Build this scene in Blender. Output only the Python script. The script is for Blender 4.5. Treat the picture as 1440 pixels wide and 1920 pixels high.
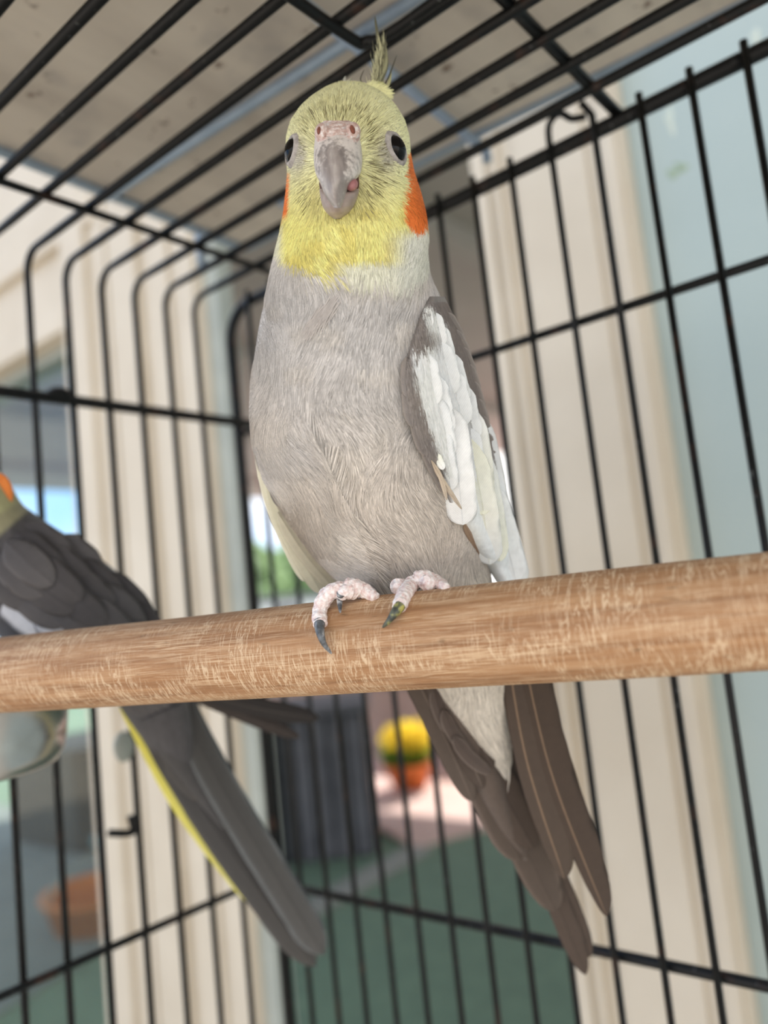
import bpy, math, random
import numpy as np
from mathutils import Vector, Matrix

random.seed(7); rng = np.random.default_rng(7)
for o in list(bpy.data.objects): bpy.data.objects.remove(o)
scene = bpy.context.scene
COL = scene.collection

# ------------------------------------------------------------------ camera
H = 1.15                                   # camera height above the yard
CAM = np.array([0.0, 0.0, H])
CR = np.array([0.63937824, -0.76155833, -0.10594519])
CU = np.array([-0.01830387, -0.15282586, 0.98808361])
CF = np.array([0.76867447, 0.62981995, 0.111653])
FPX = 1489.5
cam_d = bpy.data.cameras.new('camera'); cam = bpy.data.objects.new('camera', cam_d); COL.objects.link(cam)
cam_d.sensor_fit = 'VERTICAL'; cam_d.sensor_height = 36.0; cam_d.sensor_width = 27.0
cam_d.lens = 36.0 * FPX / 1920.0
cam_d.clip_start = 0.01; cam_d.clip_end = 300
cam.matrix_world = Matrix(((CR[0], CU[0], -CF[0], 0), (CR[1], CU[1], -CF[1], 0), (CR[2], CU[2], -CF[2], H), (0, 0, 0, 1)))
cam_d.dof.use_dof = True; cam_d.dof.focus_distance = 0.206; cam_d.dof.aperture_fstop = 6.6
scene.camera = cam

# ------------------------------------------------------------------ sky, sun, exposure
world = bpy.data.worlds.new('sky'); scene.world = world; world.use_nodes = True
nt = world.node_tree; nt.nodes.clear()
wo = nt.nodes.new('ShaderNodeOutputWorld'); bg = nt.nodes.new('ShaderNodeBackground')
tc = nt.nodes.new('ShaderNodeTexCoord'); ns = nt.nodes.new('ShaderNodeTexNoise')
ns.inputs['Scale'].default_value = 1.6; ns.inputs['Detail'].default_value = 5
cr = nt.nodes.new('ShaderNodeValToRGB')
cr.color_ramp.elements[0].position = 0.36; cr.color_ramp.elements[0].color = (0.24, 0.50, 0.92, 1)
cr.color_ramp.elements[1].position = 0.52; cr.color_ramp.elements[1].color = (1.0, 0.98, 0.95, 1)
mpw = nt.nodes.new('ShaderNodeMapping'); mpw.inputs['Location'].default_value = (5.5, 0.3, 1.1)
nt.links.new(tc.outputs['Generated'], mpw.inputs['Vector']); nt.links.new(mpw.outputs['Vector'], ns.inputs['Vector']); nt.links.new(ns.outputs['Fac'], cr.inputs['Fac'])
nt.links.new(cr.outputs['Color'], bg.inputs['Color']); nt.links.new(bg.outputs[0], wo.inputs[0])
bg.inputs['Strength'].default_value = 1.3
sun_d = bpy.data.lights.new('sun_offscreen', 'SUN'); sun = bpy.data.objects.new('sun_offscreen', sun_d); COL.objects.link(sun)
sun_d.energy = 4.5; sun_d.angle = 0.01; sun_d.color = (1.0, 0.95, 0.86)
sun.rotation_euler = Vector((-1.0, -0.12, -1.0)).to_track_quat('-Z', 'Y').to_euler()
sun.location = (4, 0, 6)
scene.view_settings.view_transform = 'Standard'; scene.view_settings.look = 'None'
scene.view_settings.gamma = 1.0; scene.view_settings.use_curve_mapping = False
scene.view_settings.exposure = 0.66

# ------------------------------------------------------------------ helpers
def rays(x, y):
    x = np.asarray(x, float); y = np.asarray(y, float)
    return CF + ((x - 720) / FPX)[..., None] * CR - ((y - 960) / FPX)[..., None] * CU
def at(x, y, d):                            # pixel direction + distance along the view axis -> world point
    return CAM + rays(x, y) * np.asarray(d, float)[..., None]
def on(x, y, axis, val):                    # where that direction meets an axis-aligned plane (camera-relative value)
    r = rays(x, y); return CAM + r * (val / r[axis])
def s2l(c):
    c = np.asarray(c, float) / 255.0
    return np.where(c <= 0.04045, c / 12.92, ((c + 0.055) / 1.055) ** 2.4)
def rgba(c): return tuple(s2l(c)) + (1.0,)
def tag(o, label=None, cat=None, group=None, kind=None):
    if label: o['label'] = label
    if cat: o['category'] = cat
    if group: o['group'] = group
    if kind: o['kind'] = kind
    return o
def empty(name, loc, label=None, cat=None, group=None):
    o = bpy.data.objects.new(name, None); COL.objects.link(o); o.location = loc; o.empty_display_size = 0.02
    return tag(o, label, cat, group)
def link(name, me, mat=None, parent=None, kind=None, label=None):
    o = bpy.data.objects.new(name, me); COL.objects.link(o)
    if mat and not me.materials: me.materials.append(mat)
    if parent:
        o.parent = parent
        o.matrix_parent_inverse = WORLD[parent.name].inverted() if parent.name in WORLD else Matrix.Translation(-parent.location)
    return tag(o, label, kind=kind)
WORLD = {}
def mesh(name, V, Fc, smooth=True, col=None, attrs=None):
    me = bpy.data.meshes.new(name)
    V = np.asarray(V, float)
    me.from_pydata(V.tolist(), [], [tuple(int(i) for i in f) for f in Fc])
    if smooth: me.polygons.foreach_set('use_smooth', [True] * len(me.polygons))
    if col is not None:
        a = me.color_attributes.new('Col', 'FLOAT_COLOR', 'POINT')
        c4 = np.ones((len(V), 4)); c4[:, :3] = col; a.data.foreach_set('color', c4.ravel())
    for k, v in (attrs or {}).items():
        a = me.attributes.new(k, 'FLOAT', 'POINT'); a.data.foreach_set('value', np.asarray(v, float))
    me.update(); return me
def grid_faces(n, m, closed=True):          # n rings of m points
    F = []
    for i in range(n - 1):
        for j in range(m if closed else m - 1):
            k = (j + 1) % m
            F.append((i * m + j, i * m + k, (i + 1) * m + k, (i + 1) * m + j))
    return F
def tube_geo(P, R, n=10, cap=True):
    P = np.asarray(P, float); R = np.broadcast_to(np.asarray(R, float), (len(P),))
    T = np.gradient(P, axis=0); T /= np.linalg.norm(T, axis=1)[:, None] + 1e-12
    ref = np.array([0.31, 0.2, 0.93]);
    if abs(T[0] @ ref) > 0.9: ref = np.array([1.0, 0.1, 0])
    N = np.cross(T[0], ref); N /= np.linalg.norm(N); V = []
    for p, t, r in zip(P, T, R):
        N = N - t * (N @ t); N /= np.linalg.norm(N); B = np.cross(t, N)
        for k in range(n):
            a = 2 * math.pi * k / n; V.append(p + r * (math.cos(a) * N + math.sin(a) * B))
    F = grid_faces(len(P), n)
    if cap: F += [tuple(range(n))[::-1], tuple(range((len(P) - 1) * n, len(P) * n))]
    return np.array(V), F
def tube(name, P, R, mat, parent=None, n=10, **kw):
    V, F = tube_geo(P, R, n); return link(name, mesh(name, V, F), mat, parent, **kw)
def smooth_path(P, k=6):
    P = [np.asarray(p, float) for p in P]; out = []
    for i in range(len(P) - 1):
        p0 = P[max(i - 1, 0)]; p1 = P[i]; p2 = P[i + 1]; p3 = P[min(i + 2, len(P) - 1)]
        for t in np.linspace(0, 1, k, endpoint=False):
            out.append(0.5 * ((2 * p1) + (-p0 + p2) * t + (2 * p0 - 5 * p1 + 4 * p2 - p3) * t * t + (-p0 + 3 * p1 - 3 * p2 + p3) * t ** 3))
    out.append(P[-1]); return np.array(out)
def box_geo(lo, hi, bev=0.0):
    x0, y0, z0 = lo; x1, y1, z1 = hi
    V = [(x, y, z) for x in (x0, x1) for y in (y0, y1) for z in (z0, z1)]
    F = [(0, 1, 3, 2), (4, 6, 7, 5), (0, 4, 5, 1), (2, 3, 7, 6), (0, 2, 6, 4), (1, 5, 7, 3)]
    return V, F
def box(name, lo, hi, mat, parent=None, bev=0.0, **kw):
    import bmesh
    V, F = box_geo(np.minimum(lo, hi), np.maximum(lo, hi))
    me = mesh(name, V, F, smooth=False)
    if bev > 0:
        bm = bmesh.new(); bm.from_mesh(me); bmesh.ops.bevel(bm, geom=bm.edges[:], offset=bev, segments=2, affect='EDGES', profile=0.5)
        bm.to_mesh(me); bm.free()
    return link(name, me, mat, parent, **kw)
def ellipsoid_geo(c, ax, n=16, m=24):       # ax: three axis vectors
    V = []
    for i in range(n + 1):
        ph = math.pi * i / n
        for j in range(m):
            th = 2 * math.pi * j / m
            V.append(np.asarray(c) + math.sin(ph) * math.cos(th) * ax[0] + math.sin(ph) * math.sin(th) * ax[1] + math.cos(ph) * ax[2])
    return np.array(V), grid_faces(n + 1, m)
# smooth value noise on arrays
_tab = rng.random((64, 64))
def vnoise(x, y):
    x = np.asarray(x, float); y = np.asarray(y, float)
    xi = np.floor(x).astype(int); yi = np.floor(y).astype(int); fx = x - xi; fy = y - yi
    fx = fx * fx * (3 - 2 * fx); fy = fy * fy * (3 - 2 * fy)
    g = lambda a, b: _tab[a % 64, b % 64]
    return (g(xi, yi) * (1 - fx) + g(xi + 1, yi) * fx) * (1 - fy) + (g(xi, yi + 1) * (1 - fx) + g(xi + 1, yi + 1) * fx) * fy
def sstep(a, b, x): t = np.clip((np.asarray(x, float) - a) / (b - a), 0, 1); return t * t * (3 - 2 * t)
def mix(a, b, m): m = np.asarray(m)[..., None]; return a * (1 - m) + b * m

# ------------------------------------------------------------------ materials
class NM:
    def __init__(s, name, rough=0.6, base=(200, 200, 200), metal=0.0, spec=0.5):
        s.m = bpy.data.materials.new(name); s.m.use_nodes = True; s.t = s.m.node_tree
        s.b = s.t.nodes['Principled BSDF']; s.b.inputs['Roughness'].default_value = rough
        s.b.inputs['Base Color'].default_value = rgba(base); s.b.inputs['Metallic'].default_value = metal
        s.b.inputs['Specular IOR Level'].default_value = spec
    def n(s, typ, **kw):
        nd = s.t.nodes.new(typ)
        for k, v in kw.items():
            if k in nd.inputs: nd.inputs[k].default_value = v
            else: setattr(nd, k, v)
        return nd
    def l(s, a, b): s.t.links.new(a, b)
    def coord(s, scale=(1, 1, 1), rot=(0, 0, 0), out='Object'):
        c = s.n('ShaderNodeTexCoord'); mp = s.n('ShaderNodeMapping'); mp.inputs['Scale'].default_value = scale; mp.inputs['Rotation'].default_value = rot
        s.l(c.outputs[out], mp.inputs['Vector']); return mp.outputs['Vector']
    def noise(s, vec, scale, detail=4, rough=0.55, dist=0.0):
        nd = s.n('ShaderNodeTexNoise'); nd.inputs['Scale'].default_value = scale; nd.inputs['Detail'].default_value = detail
        nd.inputs['Roughness'].default_value = rough; nd.inputs['Distortion'].default_value = dist
        s.l(vec, nd.inputs['Vector']); return nd.outputs['Fac']
    def ramp(s, fac, stops):
        nd = s.n('ShaderNodeValToRGB'); e = nd.color_ramp.elements
        while len(e) < len(stops): e.new(0.5)
        for el, (p, c) in zip(e, stops): el.position = p; el.color = c if len(c) == 4 else rgba(c)
        s.l(fac, nd.inputs['Fac']); return nd.outputs['Color']
    def mixc(s, a, b, fac, mode='MIX'):
        nd = s.n('ShaderNodeMix', data_type='RGBA', blend_type=mode)
        for sock, v in ((nd.inputs[6], a), (nd.inputs[7], b), (nd.inputs[0], fac)):
            if hasattr(v, 'is_linked') or hasattr(v, 'links'): s.l(v, sock)
            else: sock.default_value = v
        return nd.outputs[2]
    def bump(s, h, strength=0.3, dist=0.001):
        nd = s.n('ShaderNodeBump'); nd.inputs['Strength'].default_value = strength; nd.inputs['Distance'].default_value = dist
        s.l(h, nd.inputs['Height']); s.l(nd.outputs['Normal'], s.b.inputs['Normal'])
    def color(s, c): s.l(c, s.b.inputs['Base Color'])
BW = lambda v: (v, v, v, 1)

def m_speck(name, c1, c2, c3, scale=30, rough=0.7, spots=None):
    k = NM(name, rough, c1); v = k.coord()
    c = k.ramp(k.noise(v, scale), [(0.3, c1), (0.7, c2)])
    if c3 is not None: c = k.mixc(c, rgba(c3), k.ramp(k.noise(v, scale * 4, 3), [(0.60, BW(0)), (0.72, BW(1))]))
    k.color(c); k.bump(k.noise(v, scale * 6), 0.15, 0.0008); return k.m

def m_wire():
    k = NM('black_wire', 0.42, (18, 19, 21), spec=0.25); v = k.coord()
    c = k.mixc(rgba((11, 12, 13)), rgba((86, 88, 88)), k.ramp(k.noise(v, 420, 2), [(0.67, BW(0)), (0.76, BW(1))]))
    c = k.mixc(c, rgba((74, 48, 36)), k.ramp(k.noise(v, 60, 3), [(0.60, BW(0)), (0.78, BW(0.7))]))
    k.color(c); k.bump(k.noise(v, 500), 0.15, 0.0004); return k.m
M_WIRE = m_wire()

def m_perch():
    k = NM('worn_wood', 0.62, (190, 140, 95), spec=0.3); v = k.coord()
    g = k.noise(k.coord((14, 420, 420)), 1.0, 5, 0.6)
    c = k.ramp(g, [(0.28, (128, 90, 60)), (0.5, (160, 118, 82)), (0.72, (184, 144, 106))])
    scl = k.noise(k.coord((70, 2600, 2600)), 1.0, 5, 0.7, 1.2)                 # scratches along the grain
    s1 = k.ramp(scl, [(0.47, BW(0)), (0.58, BW(0.9))])
    pa = k.ramp(k.noise(k.coord((30, 160, 160)), 1.0, 3), [(0.36, BW(0.15)), (0.62, BW(1))])
    s1 = k.mixc(BW(0), s1, pa)
    sca = k.noise(k.coord((620, 95, 95), (0.5, 0.15, 0.35)), 1.0, 4, 0.6, 0.8)   # gnaw scratches across it
    s2 = k.ramp(sca, [(0.46, BW(0)), (0.50, BW(0.75)), (0.54, BW(0))])
    patch = k.ramp(k.noise(k.coord((36, 80, 80)), 1.0, 3), [(0.42, BW(0)), (0.58, BW(1))])
    s2 = k.mixc(BW(0), s2, patch)
    c = k.mixc(c, rgba((206, 176, 142)), s1); c = k.mixc(c, rgba((226, 202, 170)), s2)
    dk = k.ramp(k.noise(k.coord((130, 500, 500)), 1.0, 3), [(0.66, BW(0)), (0.78, BW(0.65))])
    c = k.mixc(c, rgba((104, 84, 62)), dk)
    k.color(c); k.bump(sca, 0.25, 0.0006); return k.m

def m_ply():
    k = NM('stained_plywood', 0.75, (165, 157, 146), spec=0.2); v = k.coord()
    c = k.ramp(k.noise(k.coord((10, 40, 40)), 1.0, 5), [(0.25, (188, 178, 166)), (0.5, (204, 194, 181)), (0.8, (218, 208, 194))])
    c = k.mixc(c, rgba((150, 146, 144)), k.ramp(k.noise(v, 28, 3), [(0.55, BW(0)), (0.75, BW(0.6))]))
    c = k.mixc(c, rgba((92, 66, 48)), k.ramp(k.noise(v, 95, 3), [(0.655, BW(0)), (0.74, BW(0.85))]))
    k.color(c); return k.m

def m_attr(name, rough=0.75, barb=0.0, fine=0.0, spec=0.25, sheen=0.0):
    k = NM(name, rough, spec=spec); a = k.n('ShaderNodeAttribute', attribute_name='Col'); c = a.outputs['Color']
    if barb:
        b = k.n('ShaderNodeAttribute', attribute_name='barb'); sn = k.n('ShaderNodeMath', operation='SINE')
        k.l(b.outputs['Fac'], sn.inputs[0]); md = k.n('ShaderNodeMapRange'); k.l(sn.outputs[0], md.inputs[0])
        md.inputs[1].default_value = -1; md.inputs[2].default_value = 1; md.inputs[3].default_value = 1 - barb; md.inputs[4].default_value = 1.0
        c = k.mixc(c, md.outputs[0], 1.0, 'MULTIPLY'); k.bump(sn.outputs[0], 0.12, 0.0001)
    if fine:
        f = k.ramp(k.noise(k.coord((1, 1, 0.3)), 900, 3), [(0.3, BW(1 - fine)), (0.7, BW(1))]); c = k.mixc(c, f, 1.0, 'MULTIPLY')
    f2 = k.ramp(k.noise(k.coord(), 350, 4, 0.7), [(0.3, BW(0.90)), (0.6, BW(1))]); c = k.mixc(c, f2, 1.0, 'MULTIPLY')
    k.color(c)
    if sheen: k.b.inputs['Sheen Weight'].default_value = sheen
    return k.m
M_PLUME = m_attr('plumage', 0.8, fine=0.12, sheen=0.15)
M_BARB = m_attr('plumage_barbs', 0.7, spec=0.3)
M_FEATHER = m_attr('feather_vane', 0.65, barb=0.05)
M_GLASS = bpy.data.materials.new('thin_glass'); M_GLASS.use_nodes = True
_t = M_GLASS.node_tree; _t.nodes.clear()
_o = _t.nodes.new('ShaderNodeOutputMaterial'); _mx = _t.nodes.new('ShaderNodeMixShader'); _tr = _t.nodes.new('ShaderNodeBsdfTransparent'); _gl = _t.nodes.new('ShaderNodeBsdfGlossy')
_tr.inputs[0].default_value = (0.86, 0.91, 0.88, 1); _gl.inputs['Roughness'].default_value = 0.02; _mx.inputs[0].default_value = 0.05
_t.links.new(_tr.outputs[0], _mx.inputs[1]); _t.links.new(_gl.outputs[0], _mx.inputs[2]); _t.links.new(_mx.outputs[0], _o.inputs[0])
def plain(name, c, rough=0.6, c2=None, scale=20, metal=0.0, spec=0.4):
    k = NM(name, rough, c, metal, spec); v = k.coord()
    c2 = c2 or tuple(max(0, q - 14) for q in c)
    k.color(k.ramp(k.noise(v, scale, 4), [(0.3, c2), (0.7, c)])); return k.m
M_CREAM = plain('cream_paint', (197, 186, 168), 0.55, (187, 175, 156), 9)
M_PALE = plain('pale_blue_paint', (164, 175, 170), 0.5, (155, 168, 164), 6)
M_ALU = plain('aluminium_frame', (160, 164, 156), 0.45, (146, 151, 144), 20)
M_GALV = plain('galvanised_steel', (158, 174, 190), 0.4, (138, 155, 172), 60, 0.35)
M_STEEL = NM('polished_steel', 0.26, (205, 202, 198), 1.0).m

# ------------------------------------------------------------------ the house side wall and the yard
XH = 0.62
def yz(y0, y1, z0, z1, x0, x1): return (x0, y0 * XH, H + z0 * XH), (x1, y1 * XH, H + z1 * XH)
ZB, ZT = -H / XH, 1.80
box('wall_right', *yz(-3.2, 0.345, ZB, ZT, XH + 0.012, XH + 0.10), M_PALE, kind='structure')
wr = bpy.data.objects['wall_right']
def blob(name, x, y, xplane, rx, ry, mat, parent, rotz=0.0):
    c = on(x, y, 0, xplane); V = []; n = 20
    for ring, k in ((0.0, 1.0), (0.6, 0.9), (1.0, 0.0)):
        for j in range(n):
            a = 2 * math.pi * j / n; rr = ring * (1 + 0.25 * math.sin(3 * a + 1) + 0.12 * math.sin(5 * a))
            u = rx * rr * math.cos(a); w = ry * rr * math.sin(a)
            V.append(c + np.array([-0.0008 * k, u * math.cos(rotz) - w * math.sin(rotz), u * math.sin(rotz) + w * math.cos(rotz)]))
    return link(name, mesh(name, V, grid_faces(3, n)), mat, parent)
M_STAIN = plain('olive_stain', (150, 165, 140), 0.7, (134, 150, 128), 200)
M_STAIN2 = plain('tan_stain', (196, 200, 186), 0.7, (180, 190, 178), 200)
blob('stain', 1262, 325, XH + 0.012, 0.005, 0.004, M_STAIN, wr, 0.6); blob('stain', 1278, 313, XH + 0.012, 0.006, 0.003, M_STAIN, wr, 0.7)
blob('stain', 1256, 225, XH + 0.012, 0.003, 0.012, M_STAIN2, wr); blob('stain', 1417, 70, XH + 0.012, 0.003, 0.007, M_STAIN2, wr)
def post(name, y0, y1, label, strips):
    o = box(name, *yz(y0, y1, ZB, ZT, XH - 0.004, XH + 0.035), M_CREAM, bev=0.003, kind='structure')
    for a, b, dx in strips:
        box('moulding', *yz(a, b, ZB + 0.02, ZT - 0.02, XH - 0.004 - dx, XH - 0.002), M_CREAM, o, bev=min(0.0025, dx * 0.4))
    return o
post('trim_1', 0.345, 0.575, '', [(0.352, 0.372, 0.006), (0.395, 0.500, 0.004), (0.525, 0.533, 0.007), (0.548, 0.572, 0.005)])
post('trim_2', 1.235, 1.75, '', [(1.24, 1.29, 0.008), (1.325, 1.40, 0.006), (1.43, 1.53, 0.010), (1.56, 1.60, 0.004), (1.64, 1.745, 0.009)])
box('trim_3', *yz(1.196, 1.24, ZB, ZT, XH + 0.004, XH + 0.03), M_ALU, bev=0.002, kind='structure')
tr4 = box('trim_4', *yz(1.75, 5.5, 0.735, ZT, XH + 0.002, XH + 0.09), M_CREAM, kind='structure')
box('moulding', *yz(1.75, 5.4, 0.742, 0.80, XH - 0.010, XH + 0.01), M_CREAM, tr4, bev=0.003)
box('moulding', *yz(1.60, 5.4, 0.96, 1.06, XH - 0.012, XH + 0.01), M_CREAM, tr4, bev=0.004)
box('trim_5', *yz(0.575, 1.235, 0.84, ZT, XH + 0.005, XH + 0.09), M_CREAM, kind='structure')
def window(name, y0, y1, z0, z1):
    f = box(name, *yz(y0, y1, z1 - 0.02, z1, XH + 0.02, XH + 0.05), M_ALU, kind='structure')
    box('glass_pane', *yz(y0, y1, z0, z1 - 0.02, XH + 0.032, XH + 0.037), M_GLASS, f)
    box('bottom_rail', *yz(y0, y1, z0 - 0.05, z0, XH + 0.02, XH + 0.05), M_ALU, f)
window('window_1', 1.75, 5.5, ZB + 0.06, 0.735)
M_LAWN = m_speck('artificial_turf', (112, 136, 116), (98, 120, 104), (122, 142, 120), 14, 0.95)
box('floor', (-9, -9, -0.05), (16, 16, 0.0), M_LAWN, kind='structure')
box('floor_patio_bounce', (-9, -9, -0.01), (XH - 0.01, 12, 0.012), plain('warm_bounce_concrete', (214, 200, 182), 0.85, (198, 184, 166), 4), kind='structure')  # unseen floor, added to bounce warm sunlight up to the shelf and birds
M_CEIL = plain('mauve_eave_paint', (186, 174, 170), 0.8, (174, 162, 158), 3)
ceil = box('ceiling', (XH + 0.10, -3.0, H + 1.10), (5.6, 5.7, H + 1.22), M_CEIL, kind='structure')
for yb in (0.2, 1.2, 2.4, 3.6, 4.8): box('rafter', (XH + 0.12, yb, H + 1.04), (5.58, yb + 0.07, H + 1.10), M_CEIL, ceil)
# kerb strip and paving beyond the turf
def slab_poly(name, pts, z0, z1, mat, kind='structure'):
    n = len(pts); V = [(p[0], p[1], z1) for p in pts] + [(p[0], p[1], z0) for p in pts]
    F = [tuple(range(n)), tuple(range(2 * n - 1, n - 1, -1))] + [(i, n + i, n + (i + 1) % n, (i + 1) % n) for i in range(n)]
    return link(name, mesh(name, V, F, smooth=False), mat, None, kind=kind)
M_PAVE = m_speck('pink_paving', (214, 186, 178), (200, 172, 166), None, 6, 0.85)
M_KERB = plain('grey_kerb', (150, 152, 148), 0.8)
slab_poly('floor_paving', [(2.95, 2.45), (3.30, 2.30), (3.5, 1.2), (9, -1), (9, 6.2), (3.9, 6.2), (3.15, 3.1), (3.12, 2.8)], -0.01, 0.018, M_PAVE)
slab_poly('floor_kerb', [(1.75, 2.30), (2.95, 2.35), (2.95, 2.47), (1.75, 2.42)], -0.01, 0.02, M_KERB)

# things in the yard
def ring_lathe(prof, n=28, c=(0, 0, 0)):
    V = []
    for r, z in prof:
        for j in range(n):
            a = 2 * math.pi * j / n; V.append((c[0] + r * math.cos(a), c[1] + r * math.sin(a), c[2] + z))
    return np.array(V), grid_faces(len(prof), n)
M_DARKWOOD = plain('dark_wood', (62, 62, 66), 0.8, (44, 44, 48), 12)
M_GREYWOOD = plain('grey_wood', (112, 110, 118), 0.8, (88, 86, 94), 12)
fp = empty('slatted_crate', (2.62, 2.80, 0), 'dark grey slatted wooden storage crate standing on the turf', 'crate')
ca, sa = math.cos(math.radians(-50)), math.sin(math.radians(-50))
def crate_box(name, u0, u1, v0, v1, z0, z1, mat):
    V, F = box_geo((u0, v0, z0), (u1, v1, z1)); V = np.array(V)
    W = np.c_[2.62 + V[:, 0] * ca - V[:, 1] * sa, 2.80 + V[:, 0] * sa + V[:, 1] * ca, V[:, 2]]
    return link(name, mesh(name, W, F, smooth=False), mat, fp)
crate_box('body', -0.45, 0.30, 0.02, 0.5, 0.0, 0.66, M_DARKWOOD)
for i in range(9): crate_box('slat', -0.45 + i * 0.084, -0.45 + i * 0.084 + 0.062, -0.005, 0.022, 0.01, 0.64, M_GREYWOOD if i > 4 else M_DARKWOOD)
crate_box('lid', -0.48, 0.33, -0.03, 0.53, 0.66, 0.70, M_GREYWOOD)
M_BRICKY = plain('brown_boundary_wall', (176, 152, 140), 0.85, (160, 136, 124), 5)
bw = box('boundary_wall', (4.6, 0.5, 0.0), (4.78, 7.5, 0.52), M_BRICKY); tag(bw, 'low brown rendered garden wall behind the sunlit paving', 'wall')
box('coping', (4.57, 0.5, 0.52), (4.81, 7.5, 0.56), M_GREYWOOD, bw)
M_TERRA = plain('orange_terracotta', (226, 128, 66), 0.7, (206, 108, 52), 12)
fl = empty('flower_pot', (3.85, 3.18, 0.018), 'orange terracotta pot of yellow flowers on the sunlit paving', 'potted plant')
V, F = ring_lathe([(0.001, 0.018), (0.10, 0.018), (0.14, 0.14), (0.155, 0.14), (0.155, 0.17), (0.135, 0.17), (0.12, 0.15), (0.001, 0.15)], 28, (3.85, 3.18, 0))
link('pot', mesh('pot', V, F), M_TERRA, fl)
M_YEL = plain('yellow_petals', (252, 236, 96), 0.7, (248, 222, 70), 40); M_LEAF = plain('green_leaves', (120, 160, 62), 0.7, (92, 132, 48), 40)
def translucent(m):                                          # thin petals and leaves let the sun through
    t = m.node_tree; b = t.nodes['Principled BSDF']; o = next(n for n in t.nodes if n.type == 'OUTPUT_MATERIAL')
    tr = t.nodes.new('ShaderNodeBsdfTranslucent'); mx = t.nodes.new('ShaderNodeMixShader'); mx.inputs[0].default_value = 0.5
    t.links.new(b.inputs['Base Color'].links[0].from_socket, tr.inputs['Color']); t.links.new(b.outputs[0], mx.inputs[1]); t.links.new(tr.outputs[0], mx.inputs[2]); t.links.new(mx.outputs[0], o.inputs['Surface'])
translucent(M_YEL); translucent(M_LEAF)
def leaf_cloud(name, c, rad, n, size, mat, parent, seed):
    g = np.random.default_rng(seed); V = []; Fc = []
    for i in range(n):
        d = g.normal(size=3); d /= np.linalg.norm(d); p = np.asarray(c) + d * np.asarray(rad) * g.random() ** 0.4
        a = g.normal(size=3); a /= np.linalg.norm(a); b = np.cross(a, g.normal(size=3)); b /= np.linalg.norm(b); nn = np.cross(a, b)
        s = size * (0.7 + 0.6 * g.random()); k = len(V)
        V += [p - a * s, p + b * s * 0.45 + nn * s * 0.1, p + a * s, p - b * s * 0.45 + nn * s * 0.1]; Fc += [(k, k + 1, k + 2, k + 3)]
    return link(name, mesh(name, V, Fc, smooth=False), mat, parent, kind='stuff')
leaf_cloud('foliage', (3.85, 3.18, 0.22), (0.16, 0.16, 0.09), 500, 0.03, M_LEAF, fl, 1)
leaf_cloud('petals', (3.85, 3.16, 0.31), (0.17, 0.17, 0.10), 700, 0.026, M_YEL, fl, 2)
M_LEAF2 = plain('pale_leaves', (168, 190, 140), 0.8, (146, 170, 122), 4)
M_TRUNK = plain('bark', (98, 80, 64), 0.9)
def tree(x, y, h, label, seed):
    t = empty('garden_tree', (x, y, 0), label, 'tree', 'trees behind the yard')
    tube('trunk', [(x, y, -0.05), (x + 0.05, y, h * 0.35), (x, y + 0.06, h * 0.7)], [0.12, 0.09, 0.05], M_TRUNK, t)
    leaf_cloud('crown', (x, y, h * 0.66), (h * 0.34, h * 0.34, h * 0.34), 2600, 0.13, M_LEAF2, t, seed)
tree(10.6, 12.6, 2.7, 'small round green tree beyond the yard, beside the white shed', 5)
tree(13.2, 13.4, 2.9, 'taller green tree beyond the yard, further from the white shed', 6)
M_WHITE = plain('white_cladding', (232, 232, 236), 0.6)
sh = empty('white_shed', (9.0, 10.4, 0), 'low white clad shed far across the yard', 'shed')
box('wall', (8.3, 9.9, 0), (10.2, 10.9, 1.35), M_WHITE, sh); box('roof', (8.2, 9.8, 1.35), (10.3, 11.0, 1.45), M_GREYWOOD, sh)
box('door', (8.9, 9.87, 0.02), (9.5, 9.91, 1.25), M_GREYWOOD, sh)
# things behind the left-hand window
M_TEAL = plain('teal_plastic', (58, 128, 140), 0.5); M_ORANGE = plain('orange_plastic', (214, 126, 66), 0.5)
M_CRATE = plain('black_plastic', (44, 46, 46), 0.6, (34, 36, 36))
def tub(name, c, r0, r1, h, mat, label, cat):
    t = empty(name, (c[0], c[1], 0), label, cat)
    V, F = ring_lathe([(0.001, 0.0), (r0, 0.0), (r1, h), (r1 + 0.012, h), (r1 + 0.012, h + 0.015), (r1 - 0.008, h + 0.01), (r0 - 0.006, 0.02), (0.001, 0.02)], 28, (c[0], c[1], 0))
    link('tub', mesh(name, V, F), mat, t)
    th = np.linspace(0, math.pi, 12)
    tube('handle', [(c[0] + r1 * math.cos(a), c[1], h + 0.005 + 0.6 * r1 * math.sin(a)) for a in th], 0.006, M_ALU, t, 6)
tub('plastic_tub', (1.74, 3.10), 0.17, 0.21, 0.13, M_ORANGE, 'shallow orange plastic tub on the ground behind the window glass', 'tub')
tub('plastic_bucket', (2.06, 3.40), 0.11, 0.14, 0.22, M_TEAL, 'teal plastic bucket on the ground behind the window glass', 'bucket')
bx = empty('garden_box', (2.45, 4.35, 0), 'black plastic garden box with ribbed sides and lid behind the window', 'box')
box('body', (2.2, 4.1, 0), (2.75, 4.8, 0.50), M_CRATE, bx, 0.01); box('lid', (2.17, 4.07, 0.50), (2.78, 4.83, 0.55), M_CRATE, bx, 0.01)
for i in range(6): box('rib', (2.24 + i * 0.09, 4.085, 0.03), (2.27 + i * 0.09, 4.10, 0.47), M_CRATE, bx)
slab_poly('floor_pavers', [(0.75, 2.6), (2.3, 3.05), (3.0, 9.0), (0.75, 9.0)], -0.01, 0.012, plain('grey_pavers', (128, 134, 134), 0.85, (112, 118, 120), 3))

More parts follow.
